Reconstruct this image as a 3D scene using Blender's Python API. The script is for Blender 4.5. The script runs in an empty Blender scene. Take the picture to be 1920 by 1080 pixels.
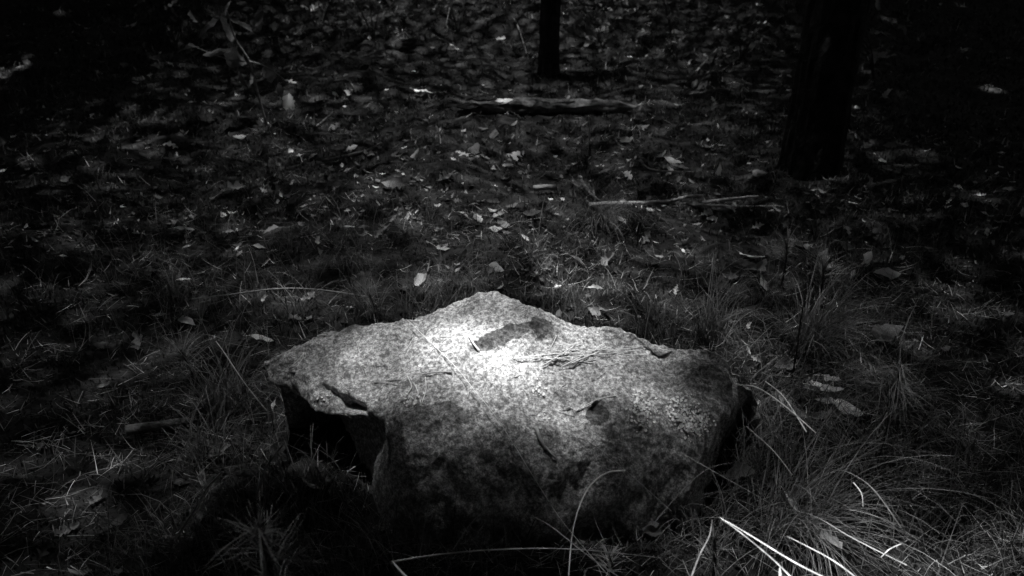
import bpy, math, random
import numpy as np
from mathutils import Vector, Matrix

# ---------------------------------------------------------------- camera, sky, sun, exposure
sc = bpy.context.scene
F = 1484.0                      # focal length in pixels of the 1920 wide photograph
PITCH = math.radians(25.0)
CAMH = 1.0
cam_d = bpy.data.cameras.new('camera'); cam = bpy.data.objects.new('camera', cam_d)
sc.collection.objects.link(cam); sc.camera = cam
cam.location = (0, 0, CAMH); cam.rotation_euler = (math.pi/2 - PITCH, 0, 0)
cam_d.sensor_width = 36.0; cam_d.lens = 36.0*F/1920.0
cam_d.clip_start = 0.02; cam_d.clip_end = 200.0
cam_d.dof.use_dof = True; cam_d.dof.focus_distance = 1.6; cam_d.dof.aperture_fstop = 6.0

SUN = Vector((-0.07, 0.04, 0.98)).normalized()          # towards the sun
SUN_EL = math.asin(SUN.z); SUN_AZ = math.atan2(SUN.x, SUN.y)
world = bpy.data.worlds.new('World'); sc.world = world; world.use_nodes = True
wn = world.node_tree; wn.nodes.clear()
sky = wn.nodes.new('ShaderNodeTexSky'); sky.sky_type = 'NISHITA'; sky.sun_disc = False
sky.sun_elevation = SUN_EL; sky.sun_rotation = SUN_AZ
bw = wn.nodes.new('ShaderNodeRGBToBW'); bg = wn.nodes.new('ShaderNodeBackground')
bg.inputs[1].default_value = 0.15
wo = wn.nodes.new('ShaderNodeOutputWorld')
wn.links.new(sky.outputs[0], bw.inputs[0]); wn.links.new(bw.outputs[0], bg.inputs[0]); wn.links.new(bg.outputs[0], wo.inputs[0])
sun_d = bpy.data.lights.new('sun', 'SUN'); sun_d.energy = 5.0; sun_d.angle = math.radians(0.6); sun_d.color = (1, 1, 1)
sun = bpy.data.objects.new('sun', sun_d); sc.collection.objects.link(sun)
sun.rotation_euler = SUN.to_track_quat('Z', 'Y').to_euler(); sun.location = (0, 3, 14)
vs = sc.view_settings
vs.view_transform = 'Standard'; vs.look = 'None'; vs.gamma = 1.0; vs.use_curve_mapping = False
vs.exposure = 1.7
sc.cycles.use_denoising = True; sc.cycles.denoising_prefilter = 'NONE'
sc.cycles.max_bounces = 4; sc.cycles.diffuse_bounces = 2; sc.cycles.glossy_bounces = 1
sc.cycles.transparent_max_bounces = 4

# ---------------------------------------------------------------- helpers
C = sc.collection
rng = np.random.default_rng(7); random.seed(7)
CP, SP = math.cos(PITCH), math.sin(PITCH)

def ray(px, py):
    a, b = (px-960)/F, (540-py)/F
    return Vector((a, CP + b*SP, -SP + b*CP))
def at_z(px, py, z):
    d = ray(px, py); t = (z-CAMH)/d.z
    return Vector((d.x*t, d.y*t, z))
def at_y(px, py, y):
    d = ray(px, py); t = y/d.y
    return Vector((d.x*t, y, CAMH + d.z*t))
def depth(p):
    return p.y*CP + (CAMH-p.z)*SP

def hash2(ix, iy, seed):
    h = (ix.astype(np.int64)*374761393 + iy.astype(np.int64)*668265263 + seed*1442695041) & 0x7fffffff
    h = ((h ^ (h >> 13))*1274126177) & 0x7fffffff
    return ((h ^ (h >> 16)) & 0xffff)/65535.0
def vn(x, y, seed=0):
    x = np.asarray(x, float); y = np.asarray(y, float)
    ix, iy = np.floor(x), np.floor(y); fx, fy = x-ix, y-iy
    fx = fx*fx*(3-2*fx); fy = fy*fy*(3-2*fy)
    a = hash2(ix, iy, seed); b = hash2(ix+1, iy, seed); c = hash2(ix, iy+1, seed); d = hash2(ix+1, iy+1, seed)
    return (a*(1-fx)+b*fx)*(1-fy) + (c*(1-fx)+d*fx)*fy
def fbm(x, y, seed=0, oct=4):
    s, a, f = 0, .5, 1.0
    for i in range(oct):
        s = s + a*(vn(np.asarray(x)*f+i*17.3, np.asarray(y)*f-i*9.1, seed+i)-.5); a *= .5; f *= 2.03
    return s
def gz(x, y):
    x = np.asarray(x, float); y = np.asarray(y, float)
    w = np.clip((y-1.5)/1.0, 0, 1)
    h = (.30*fbm(x*.9+3, y*.9, 11, 4) + .13*fbm(x*4.2, y*4.2, 31, 3))*(.35+.65*w)
    h = h + .10*np.exp(-((x+.75)**2/.5+(y-3.0)**2/.35)) - .07*np.exp(-((x-.42)**2/.10+(y-3.1)**2/.05))
    h = h + .035*fbm(x*15, y*15, 231, 2)*w
    near = np.clip(1-(x/.85)**4, 0, 1)*np.clip(1-((y-1.22)/.42)**4, 0, 1)      # level where the stone is bedded
    h = h*(1-.85*near)
    h = h + .055*np.exp(-((x+.02)/.36)**4-((y-.985)/.07)**2)          # litter banked up against the foot of the stone
    h = h + .06*np.exp(-((x+.36)/.14)**2-((y-1.20)/.09)**2)
    far = np.clip(y-6.5, 0, None)
    return h + .16*far + .004*far**2
def ground_pt(px, py):
    z = 0.0
    for _ in range(12):
        p = at_z(px, py, z); z = .5*z + .5*float(gz(p.x, p.y))
    p = at_z(px, py, z); p.z = float(gz(p.x, p.y))
    return p

def link(o, parent=None):
    C.objects.link(o)
    if parent is not None: o.parent = parent
    return o
def tag(o, label=None, cat=None, group=None, kind=None):
    if label: o['label'] = label
    if cat: o['category'] = cat
    if group: o['group'] = group
    if kind: o['kind'] = kind
    return o
def empty(name, loc=(0, 0, 0)):
    o = bpy.data.objects.new(name, None); o.location = loc; o.empty_display_size = .05
    return link(o)
def make_mesh(name, V, Fs, mat, smooth=True, tone=None):
    V = np.asarray(V, np.float32); Fs = np.asarray(Fs, np.int32)
    me = bpy.data.meshes.new(name)
    me.vertices.add(len(V)); me.vertices.foreach_set('co', V.ravel())
    k = Fs.shape[1]; n = len(Fs)
    me.loops.add(n*k); me.loops.foreach_set('vertex_index', Fs.ravel())
    me.polygons.add(n); me.polygons.foreach_set('loop_start', np.arange(0, n*k, k, dtype=np.int32))
    me.polygons.foreach_set('use_smooth', np.full(n, smooth))
    if tone is not None:
        at = me.attributes.new('tone', 'FLOAT', 'POINT'); at.data.foreach_set('value', np.asarray(tone, np.float32))
    me.update(calc_edges=True); me.validate()
    if mat: me.materials.append(mat)
    return me
def obj(name, me, parent=None, loc=None):
    o = bpy.data.objects.new(name, me)
    if loc is not None: o.location = loc
    return link(o, parent)

# ---------------------------------------------------------------- materials (a monochrome photograph: every tone is a grey)
def mat(name, lo, hi, scale=20, rough=.85, bump=0, bscale=None, tone=False, rnd=0.0, detail=4, spec=.2, transl=0, a=.35, b=.65, dist=0):
    m = bpy.data.materials.new(name); m.use_nodes = True; nt = m.node_tree; N = nt.nodes; L = nt.links
    p = N['Principled BSDF']; p.inputs['Roughness'].default_value = rough; p.inputs['Specular IOR Level'].default_value = spec
    tc = N.new('ShaderNodeTexCoord')
    no = N.new('ShaderNodeTexNoise'); no.inputs['Scale'].default_value = scale; no.inputs['Detail'].default_value = detail
    no.inputs['Distortion'].default_value = dist
    L.new(tc.outputs['Object'], no.inputs['Vector'])
    mr = N.new('ShaderNodeMapRange'); mr.inputs[1].default_value = a; mr.inputs[2].default_value = b
    mr.inputs[3].default_value = lo; mr.inputs[4].default_value = hi
    L.new(no.outputs[0], mr.inputs[0]); out = mr.outputs[0]
    if tone:
        at = N.new('ShaderNodeAttribute'); at.attribute_name = 'tone'
        mu = N.new('ShaderNodeMath'); mu.operation = 'MULTIPLY'; L.new(out, mu.inputs[0]); L.new(at.outputs['Fac'], mu.inputs[1]); out = mu.outputs[0]
    if rnd:
        oi = N.new('ShaderNodeObjectInfo'); m2 = N.new('ShaderNodeMapRange'); m2.inputs[3].default_value = 1-rnd; m2.inputs[4].default_value = 1+rnd*.5
        L.new(oi.outputs['Random'], m2.inputs[0]); mu = N.new('ShaderNodeMath'); mu.operation = 'MULTIPLY'
        L.new(out, mu.inputs[0]); L.new(m2.outputs[0], mu.inputs[1]); out = mu.outputs[0]
    L.new(out, p.inputs['Base Color'])
    if bump:
        nb = N.new('ShaderNodeTexNoise'); nb.inputs['Scale'].default_value = bscale or scale*2; nb.inputs['Detail'].default_value = 5
        L.new(tc.outputs['Object'], nb.inputs['Vector'])
        bp = N.new('ShaderNodeBump'); bp.inputs['Strength'].default_value = bump; bp.inputs['Distance'].default_value = .01
        L.new(nb.outputs[0], bp.inputs['Height']); L.new(bp.outputs[0], p.inputs['Normal'])
    if transl:
        tr = N.new('ShaderNodeBsdfTranslucent'); L.new(out, tr.inputs[0]); mx = N.new('ShaderNodeMixShader'); mx.inputs[0].default_value = transl
        L.new(p.outputs[0], mx.inputs[1]); L.new(tr.outputs[0], mx.inputs[2]); L.new(mx.outputs[0], N['Material Output'].inputs['Surface'])
    return m
M = {}
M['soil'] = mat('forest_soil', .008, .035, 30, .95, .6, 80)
M['moss'] = mat('moss_green', .04, .09, 2.5, .9, tone=True, transl=.15)
M['grass'] = mat('grass_blade', .10, .17, 40, .7, tone=True, transl=.2)
M['dry'] = mat('dry_grass', .30, .66, 70, .6, spec=.3)
M['stalk'] = mat('thin_stalk', .22, .36, 60, .6)
M['leaf'] = mat('dead_leaf', .20, .48, 45, .75, .4, 120, rnd=.45, transl=.15)
M['pale_leaf'] = mat('pale_dead_leaf', .58, .84, 45, .7, .4, 120, rnd=.2, transl=.12)
M['dull_leaf'] = mat('dull_dead_leaf', .12, .24, 45, .8, .4, 120, rnd=.3, transl=.1)
M['debris'] = mat('needle_debris', .14, .30, 40, .8, tone=True)
M['litter'] = mat('leaf_litter', .18, .42, 60, .8, tone=True)
M['green_leaf'] = mat('living_leaf', .10, .17, 30, .6, .3, 90, rnd=.3, spec=.35, transl=.2)
M['needle'] = mat('pine_needle', .10, .18, 60, .6, tone=True)
M['dry_needle'] = mat('dry_pine_needle', .6, .8, 80, .6)
M['bark'] = mat('pine_bark', .012, .035, 25, .95, .8, 60)
M['twig'] = mat('twig_bark', .12, .30, 50, .85, .5, 150)
M['dark_twig'] = mat('dark_twig_bark', .03, .07, 50, .9, .5, 150)
M['wood'] = mat('weathered_wood', .05, .26, 22, .85, .6, 70, dist=.5)
M['lichen'] = mat('pale_lichen', .65, .85, 90, .9)
M['shade_crown'] = mat('crown_foliage', .03, .06, 3, .8)

def rock_material():
    m = bpy.data.materials.new('granite'); m.use_nodes = True; nt = m.node_tree; N = nt.nodes; L = nt.links
    p = N['Principled BSDF']; p.inputs['Roughness'].default_value = .8; p.inputs['Specular IOR Level'].default_value = .25
    tc = N.new('ShaderNodeTexCoord')
    def noise(s, d=4, r=.6):
        n = N.new('ShaderNodeTexNoise'); n.inputs['Scale'].default_value = s; n.inputs['Detail'].default_value = d; n.inputs['Roughness'].default_value = r
        L.new(tc.outputs['Object'], n.inputs['Vector']); return n.outputs[0]
    def rng_(x, a, b, lo, hi):
        r = N.new('ShaderNodeMapRange'); r.inputs[1].default_value = a; r.inputs[2].default_value = b; r.inputs[3].default_value = lo; r.inputs[4].default_value = hi
        r.interpolation_type = 'SMOOTHSTEP'; L.new(x, r.inputs[0]); return r.outputs[0]
    def op(o, x, y):
        n = N.new('ShaderNodeMath'); n.operation = o
        for k, v in enumerate((x, y)):
            if isinstance(v, (int, float)): n.inputs[k].default_value = v
            else: L.new(v, n.inputs[k])
        return n.outputs[0]
    base = rng_(noise(125, 3), .36, .66, .17, .50)                       # crust lichen and crystals about a centimetre across
    fine = rng_(noise(330, 2), .36, .66, .60, 1.28)
    big = rng_(noise(9, 4), .35, .65, .85, 1.1)
    col = op('MULTIPLY', op('MULTIPLY', base, fine), big)
    v = N.new('ShaderNodeTexVoronoi'); v.inputs['Scale'].default_value = 95; L.new(tc.outputs['Object'], v.inputs['Vector'])
    spot = rng_(v.outputs['Distance'], .16, .30, 1, 0)
    gate = rng_(noise(30, 2), .54, .60, 0, 1)
    spot = op('MULTIPLY', spot, gate)                                    # pale crust spots
    col = op('ADD', col, op('MULTIPLY', spot, .22))
    # dark patches: moss stains on the stone, and one over the pit
    geo = N.new('ShaderNodeNewGeometry')
    nz = N.new('ShaderNodeTexNoise'); nz.inputs['Scale'].default_value = 28; nz.inputs['Detail'].default_value = 4; L.new(tc.outputs['Object'], nz.inputs['Vector'])
    for (c, rx, ry, rz, k) in DARK_PATCHES:
        mp = N.new('ShaderNodeMapping'); mp.vector_type = 'TEXTURE'
        mp.inputs['Location'].default_value = c; mp.inputs['Scale'].default_value = (rx, ry, .2); mp.inputs['Rotation'].default_value = (0, 0, rz)
        L.new(tc.outputs['Object'], mp.inputs['Vector'])
        ln = N.new('ShaderNodeVectorMath'); ln.operation = 'LENGTH'; L.new(mp.outputs[0], ln.inputs[0])
        d = op('ADD', ln.outputs['Value'], op('MULTIPLY', op('SUBTRACT', nz.outputs[0], .5), 1.0))
        col = op('MULTIPLY', col, rng_(d, .86, .96, k, 1))
    L.new(col, p.inputs['Base Color'])
    h = op('ADD', op('MULTIPLY', noise(110, 5, .7), 1.0), op('MULTIPLY', noise(260, 2), .35))
    bp = N.new('ShaderNodeBump'); bp.inputs['Strength'].default_value = .65; bp.inputs['Distance'].default_value = .006
    L.new(h, bp.inputs['Height']); L.new(bp.outputs[0], p.inputs['Normal'])
    return m

# ---------------------------------------------------------------- ground
def build_ground():
    # fine near the camera, coarse far away
    xs = np.concatenate([np.linspace(-40, -8, 20)[:-1], np.linspace(-8, -2.5, 50)[:-1], np.linspace(-2.5, 2.5, 230), np.linspace(2.5, 8, 50)[1:], np.linspace(8, 40, 20)[1:]])
    ys = np.concatenate([np.linspace(-12, .3, 16)[:-1], np.linspace(.3, 4.5, 210), np.linspace(4.5, 12, 90)[1:], np.linspace(12, 60, 30)[1:]])
    X, Y = np.meshgrid(xs, ys); Z = gz(X, Y)
    V = np.stack([X, Y, Z], -1).reshape(-1, 3); nx, ny = len(xs), len(ys)
    i = np.arange(nx*ny).reshape(ny, nx)
    Q = np.stack([i[:-1, :-1], i[:-1, 1:], i[1:, 1:], i[1:, :-1]], -1).reshape(-1, 4)
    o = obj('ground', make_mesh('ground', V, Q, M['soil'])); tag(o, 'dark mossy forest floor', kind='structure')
build_ground()

# ---------------------------------------------------------------- boulder
# control net: columns left to right, rows from the back edge over the top to the foot; (px, py, height)
NET = [
 [(500,683,.205),(500,687,.203),(501,690,.20),(504,700,.194),(509,716,.178),(520,722,.15),(535,745,.10),(545,800,-.10)],
 [(556,652,.232),(556,664,.230),(555,680,.224),(554,702,.214),(547,731,.178),(556,733,.15),(566,745,.09),(575,790,-.10)],
 [(612,629,.248),(612,652,.245),(609,682,.236),(603,722,.222),(589,776,.172),(600,776,.145),(612,780,.07),(620,800,-.10)],
 [(690,614,.262),(688,645,.257),(686,690,.246),(680,752,.222),(672,796,.180),(672,806,.15),(672,860,.07),(672,920,-.10)],
 [(770,596,.285),(770,632,.275),(768,680,.257),(764,738,.236),(756,792,.207),(746,850,.15),(732,935,.06),(722,1060,-.10)],
 [(853,560,.318),(858,600,.302),(860,658,.275),(858,728,.246),(850,795,.212),(845,862,.15),(838,962,.06),(836,1090,-.10)],
 [(920,545,.338),(920,592,.312),(922,655,.280),(926,726,.250),(928,806,.212),(928,880,.145),(930,975,.06),(930,1100,-.10)],
 [(1000,574,.318),(1000,614,.300),(1002,660,.278),(1006,730,.250),(1012,822,.208),(1014,900,.14),(1018,992,.06),(1022,1110,-.10)],
 [(1100,598,.298),(1100,630,.288),(1098,668,.272),(1098,728,.248),(1102,812,.207),(1106,880,.145),(1112,975,.06),(1120,1100,-.10)],
 [(1188,616,.282),(1186,640,.274),(1184,672,.260),(1184,728,.240),(1190,800,.205),(1194,860,.145),(1204,955,.06),(1220,1070,-.10)],
 [(1238,650,.254),(1238,664,.251),(1240,690,.242),(1244,736,.228),(1252,792,.200),(1250,846,.14),(1246,905,.06),(1242,980,-.10)],
 [(1325,656,.246),(1325,670,.240),(1324,692,.230),(1322,734,.214),(1320,786,.186),(1314,820,.13),(1302,870,.05),(1292,930,-.10)],
 [(1368,692,.214),(1370,702,.208),(1372,716,.198),(1372,742,.180),(1368,776,.156),(1360,800,.10),(1346,835,.03),(1335,870,-.10)],
 [(1410,740,.130),(1410,743,.126),(1410,747,.12),(1409,753,.11),(1406,762,.09),(1400,775,.05),(1392,790,.0),(1385,800,-.10)],
]
def catmull(P, n):                                   # P (k, m, 3) along axis 0
    k = len(P); t = np.linspace(0, k-1-1e-9, n); i = t.astype(int); f = (t-i)[:, None, None]
    g = lambda j: P[np.clip(j, 0, k-1)]
    p0, p1, p2, p3 = g(i-1), g(i), g(i+1), g(i+2)
    return .5*((2*p1) + (-p0+p2)*f + (2*p0-5*p1+4*p2-p3)*f**2 + (-p0+3*p1-3*p2+p3)*f**3)
def build_rock_grid():
    P = np.array([[list(at_z(*q)) for q in col] for col in NET])          # (14, 8, 3)
    # the left end is a hollow under a ledge: push the rows below the ledge back
    for c, push in ((0, .07), (1, .08), (2, .07), (3, .045)):
        P[c, 5, 1] += push*.5; P[c, 6, 1] += push; P[c, 7, 1] += push
    P[0, 5, 0] += .03; P[0, 6:, 0] += .10; P[1, 6:, 0] += .05
    # a steep, slightly undercut front
    for c in range(4, 12):
        yb = P[c, 4, 1]; P[c, 5, 2] += .012; P[c, 4, 2] += .004
        for rw, off in ((5, -.038), (6, -.058), (7, -.060)):
            k = (yb+off)/P[c, rw, 1]; P[c, rw, 0] *= .5+.5*k; P[c, rw, 1] = yb+off
    back = P[:, 0].copy(); b1 = back.copy(); b2 = back.copy()
    b1[:, 1] += .05; b1[:, 2] *= .75; b2[:, 1] += .09; b2[:, 2] = -.12
    P = np.concatenate([b2[:, None], b1[:, None], P], 1)                   # (14, 10, 3)
    a = P[:1].copy(); a[:, :, 0] += .03; a[:, :, 2] = np.minimum(a[:, :, 2]*.4, .08); a[:, :, 1] = a[:, :, 1].mean()*.7+.3*a[:, :, 1]
    z = P[-1:].copy(); z[:, :, 0] += .03; z[:, :, 2] = -.06
    P = np.concatenate([P, z], 0)
    nu, nv = 460, 340
    G = catmull(P, nu); G = np.swapaxes(catmull(np.swapaxes(G, 0, 1), nv), 0, 1)
    return G
G = build_rock_grid()
nu, nv = G.shape[:2]
def normals(G):
    du = np.gradient(G, axis=0); dv = np.gradient(G, axis=1)
    n = np.cross(dv, du); return n/(np.linalg.norm(n, axis=-1, keepdims=True)+1e-9)
n = normals(G)
if n[nu//2, nv//2, 2] < 0: n = -n
x, y, z = G[..., 0], G[..., 1], G[..., 2]
q = y - .8*z
disp = .030*fbm(x*7, q*7, 3, 3) + .016*fbm(x*22+.3*z*22, q*22, 5, 3) + .012*fbm(x*60, q*60+z*60, 8, 3) + .006*fbm(x*150, q*150+z*150, 18, 2)
# layered ledges: low steps running across the top
st = fbm(x*3+q*2, q*14, 77, 3); disp += .010*np.tanh(8*st)
def seg_dist(x, y, a, b):
    ax, ay = a[0], a[1]; bx, by = b[0]-ax, b[1]-ay; L2 = bx*bx+by*by+1e-9
    t = np.clip(((x-ax)*bx+(y-ay)*by)/L2, 0, 1); return np.hypot(x-ax-t*bx, y-ay-t*by), t
# the crack that cuts the left-hand flake off, and a shallow shelf under the hot spot
for a, b, w, d in (((597,718,.224),(635,745,.22),.008,.018), ((635,745,.22),(668,784,.19),.012,.034), ((1000,640,.29),(1235,652,.256),.012,.008), ((880,655,.28),(1000,668,.275),.012,.007), ((1245,660,.25),(1300,760,.21),.014,.008)):
    dd, t = seg_dist(x, y, at_z(*a), at_z(*b)); disp -= d*np.exp(-(dd/w)**2)*(n[..., 2] > .2)
p = at_z(1120, 772, .222); disp -= .02*np.exp(-((x-p.x)**2+(y-p.y)**2)/.016**2)
G2 = G + n*disp[..., None]
DARK_PATCHES = [(tuple(at_z(950, 640, .286)), .074, .017, .42, .30), (tuple(at_z(1016, 620, .297)), .026, .022, -.3, .30), (tuple(at_z(1120, 775, .222)), .022, .02, 0, .3),
          (tuple(at_z(800, 800, .205)), .09, .025, 0, .5), (tuple(at_z(1250, 690, .24)), .09, .03, .2, .7), (tuple(at_z(1340, 720, .21)), .05, .04, 0, .5)]
M['rock'] = rock_material()
i = np.arange(nu*nv).reshape(nu, nv)
Q = np.stack([i[:-1, :-1], i[:-1, 1:], i[1:, 1:], i[1:, :-1]], -1).reshape(-1, 4)
rock_me = make_mesh('boulder', G2.reshape(-1, 3), Q, M['rock'])
boulder = obj('boulder', rock_me)
tag(boulder, 'large granite boulder with a sunlit top in the middle of the clearing', 'boulder')
ROCKPTS = G2.reshape(-1, 3)
def project(P):
    P = np.asarray(P); zc = P[:, 1]*CP + (CAMH-P[:, 2])*SP; yc = P[:, 1]*SP - (CAMH-P[:, 2])*CP
    return 960+F*P[:, 0]/zc, 540-F*yc/zc, zc
_rx, _ry, _rz = project(ROCKPTS)
def rock_pt(px, py, lift=0.0):                       # the point of the stone behind a pixel
    d2 = (_rx-px)**2+(_ry-py)**2; idx = np.argsort(d2)[:12]; k = idx[np.argmin(_rz[idx])]
    return Vector(ROCKPTS[k]) + Vector((0, -.3, .95))*lift

# ---------------------------------------------------------------- small builders
def tube(points, radii, sides=6):
    P = np.array([list(p) for p in points], float); k = len(P)
    if np.isscalar(radii): radii = [radii]*k
    T = np.gradient(P, axis=0); T /= np.linalg.norm(T, axis=1, keepdims=True)+1e-9
    ref = np.array([.13, .31, .94]); V = []; Fs = []
    for j in range(k):
        u = np.cross(T[j], ref); u /= np.linalg.norm(u)+1e-9; w = np.cross(T[j], u)
        for s in range(sides):
            a = 2*math.pi*s/sides; V.append(P[j]+radii[j]*(math.cos(a)*u+math.sin(a)*w))
    for j in range(k-1):
        for s in range(sides):
            a, b = j*sides+s, j*sides+(s+1) % sides; Fs.append((a, b, b+sides, a+sides))
    c0 = len(V); V.append(P[0]); V.append(P[-1])
    for s in range(sides):
        b = (s+1) % sides; Fs.append((c0, b, s, s)); Fs.append((c0+1, (k-1)*sides+s, (k-1)*sides+b, (k-1)*sides+b))
    return np.array(V), np.array(Fs)
def smooth_path(pts, n=16):
    P = np.array([list(p) for p in pts], float)
    if len(P) == 2: return [P[0]+(P[1]-P[0])*t for t in np.linspace(0, 1, max(3, n//3))]
    return list(catmull(P[:, None, :], n)[:, 0])
def fix_tris(Fs):                                    # quads with a doubled corner are split off as triangles
    Fs = np.asarray(Fs); t = Fs[:, 2] == Fs[:, 3]
    q = Fs[~t]; return np.concatenate([q[:, [0, 1, 2]], q[:, [0, 2, 3]], Fs[t][:, :3]])
def tube_obj(name, pts, radii, m, parent=None, sides=6, n=16, wob=0):
    P = smooth_path(pts, n)
    if wob:
        P = [p+rng.normal(0, wob, 3) for p in P]
    if not np.isscalar(radii): radii = np.interp(np.linspace(0, 1, len(P)), np.linspace(0, 1, len(radii)), radii)
    V, Fs = tube(P, radii, sides); return obj(name, make_mesh(name, V, fix_tris(Fs), m), parent)

def blades(base, heading, length, width, droop, lean, seg=5, flat=False, tone=None):
    """ribbons: base (n,3), heading angle (n), length, width (n), droop: how far the tip bends over, lean: start angle from vertical"""
    n = len(base); t = np.linspace(0, 1, seg+1)
    ang = lean[:, None] + droop[:, None]*t[None]**1.3
    ds = (length/seg)[:, None]
    r = np.concatenate([np.zeros((n, 1)), np.cumsum(np.sin(ang[:, :-1])*ds, 1)], 1); h = np.concatenate([np.zeros((n, 1)), np.cumsum(np.cos(ang[:, :-1])*ds, 1)], 1)
    ch, sh = np.cos(heading), np.sin(heading)
    P = np.stack([base[:, 0, None]+r*ch[:, None], base[:, 1, None]+r*sh[:, None], base[:, 2, None]+h], -1)
    tw = heading + np.pi/2 + rng.normal(0, .5, n)
    S = np.stack([np.cos(tw), np.sin(tw), np.zeros(n)], -1)[:, None]*(width[:, None]*(1-.85*t[None]**1.5)*.5)[..., None]
    V = np.stack([P-S, P+S], 2).reshape(-1, 3)
    k = (np.arange(n)*(2*(seg+1)))[:, None] + (np.arange(seg)*2)[None]
    Q = np.stack([k, k+1, k+3, k+2], -1).reshape(-1, 4)
    tn = None if tone is None else np.repeat(tone, 2*(seg+1))
    return V, Q, tn

LEAFN = {'ovate': 8, 'lance': 8, 'oak': 16}
def leaf_mesh(kind, m, curl=.6, cup=.5, seed=0, ws=1.0, petiole=.25):
    r = np.random.default_rng(seed); n = LEAFN[kind]; t = np.linspace(0, 1, n+1)
    if kind == 'ovate': w = .30*np.sin(np.pi*t**.8)**.8
    elif kind == 'lance': w = .16*np.sin(np.pi*t)**.9
    else: w = .27*np.sin(np.pi*t**1.15)**.7*(.62+.38*np.cos(t*np.pi*7.0+math.pi)) + .02
    w = w*ws; w[0] = .008; w[-1] = .004
    wl = w*(1+r.normal(0, .18, n+1)); wr = w*(1+r.normal(0, .18, n+1))
    if seed % 3 == 0: wl[int(r.integers(2, n-1)):] *= r.uniform(.3, .7)          # torn along one side
    a = curl*(t-.4)*(1+.3*r.normal()); X = np.cumsum(np.cos(a))/n; Z = np.cumsum(np.sin(a))/n; X -= X[0]; Z -= Z[0]
    side = r.normal(0, .35); yy = .06*np.sin(t*3+r.uniform(0, 6))*r.uniform(.3, 1.2)
    V = []
    for s, ww in ((-1, wl), (-.5, wl), (0, w), (.5, wr), (1, wr)):
        off = abs(s)*ww*np.sign(s); rise = (abs(s)**1.6)*ww*(cup+side*np.sign(s))*(1+.5*np.sin(t*9+seed+s*2)) + .02*r.normal(0, 1, n+1)*abs(s)
        tw = .5*r.normal()*t if s == 0 else 0
        V.append(np.stack([X, yy+off*(1-.25*cup**2), Z+rise], -1))
    V = np.concatenate(V); m1 = n+1; Q = []
    for c in range(4):
        for j in range(n): Q.append((c*m1+j, c*m1+j+1, (c+1)*m1+j+1, (c+1)*m1+j))
    V = list(V); b = len(V)
    if petiole:
        k = r.normal(0, .08, 2); V += [(0, -.009, 0), (0, .009, 0), (-petiole, .006+k[0], k[1]*.6+.04), (-petiole, -.006+k[0], k[1]*.6+.04)]; Q.append((b, b+1, b+2, b+3))
    V = np.array(V); V[:, 0] -= .5
    return make_mesh(kind+'_leaf', V, np.array(Q), m)
LEAF = {}
for mk in ('leaf', 'pale_leaf', 'dull_leaf', 'green_leaf'):
    for kd in ('ovate', 'lance', 'oak'):
        LEAF[mk, kd] = [leaf_mesh(kd, M[mk], curl=random.uniform(.2, 1.8)*random.choice((1, -1, 1)), cup=random.uniform(-.3, .9), seed=s*7+len(kd), ws=random.uniform(.8, 1.15)) for s in range(8)]
_lc = [0]
def leaf_obj(name, kd, mk, p, length, yaw, tilt, roll=0, parent=None, var=None):
    _lc[0] += 1; me = LEAF[mk, kd][(_lc[0]*5 if var is None else var) % 8]
    o = bpy.data.objects.new(name, me); o.parent = parent
    o.matrix_local = Matrix.Translation(p) @ Matrix.Rotation(tilt, 4, 'X') @ Matrix.Rotation(yaw, 4, 'Z') @ Matrix.Rotation(roll, 4, 'X') @ Matrix.Scale(length, 4)
    C.objects.link(o); return o

# ---------------------------------------------------------------- trees
def pine(px, py, dia, label, height, lean=(0, 0), seed=0):
    g = ground_pt(px, py); r = np.random.default_rng(seed)
    root = empty('pine_tree', g); tag(root, label, 'tree', 'pine trees')
    nz, ns = 150, 44; z = np.concatenate([np.linspace(-.15, 3, 110), np.linspace(3, height, 41)[1:]]); V = []
    A = np.linspace(0, 2*np.pi, ns, endpoint=False)
    for zz in z:
        rad = dia/2*(1-.75*max(zz, 0)/height) * (1+.16*math.exp(-max(zz+.05, 0)/.10))
        plate = fbm(A*ns/9+seed, np.full(ns, zz*9), 40+seed, 3)            # long flaking plates
        groove = np.abs(vn(np.cos(A)*5+seed, np.sin(A)*5+zz*3.2, 90+seed)-.5)
        root_fl = .12*math.exp(-max(zz+.05, 0)/.09)*np.cos(A*4+seed)
        R = rad*(1+.16*plate+.13*np.minimum(groove*4, 1)-.1+root_fl)
        V.append(np.stack([R*np.cos(A)+lean[0]*zz, R*np.sin(A)+lean[1]*zz, np.full(ns, zz)], -1))
    V = np.concatenate(V); n = len(z); Q = [(j*ns+s, j*ns+(s+1) % ns, (j+1)*ns+(s+1) % ns, (j+1)*ns+s) for j in range(n-1) for s in range(ns)]
    obj('trunk', make_mesh('trunk', V, np.array(Q), M['bark'], smooth=False), root)
    for k in range(5):
        zz = r.uniform(3.2, height*.8); a = r.uniform(0, 6.28); ln = r.uniform(.4, 1.2)
        tube_obj('limb', [(lean[0]*zz, lean[1]*zz, zz), (lean[0]*zz+ln*.5*math.cos(a), lean[1]*zz+ln*.5*math.sin(a), zz+.05), (lean[0]*zz+ln*math.cos(a), lean[1]*zz+ln*math.sin(a), zz+.2)], [.02, .012, .005], M['bark'], root)
    return root, g
TREES = [pine(1029, 137, .15, 'slim dark pine trunk standing behind the rotten log', 11.5, (.012, .0), 1),
         pine(1520, 318, .235, 'thick dark pine trunk standing at the upper right of the clearing', 12.0, (.0, .01), 2)]

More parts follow.
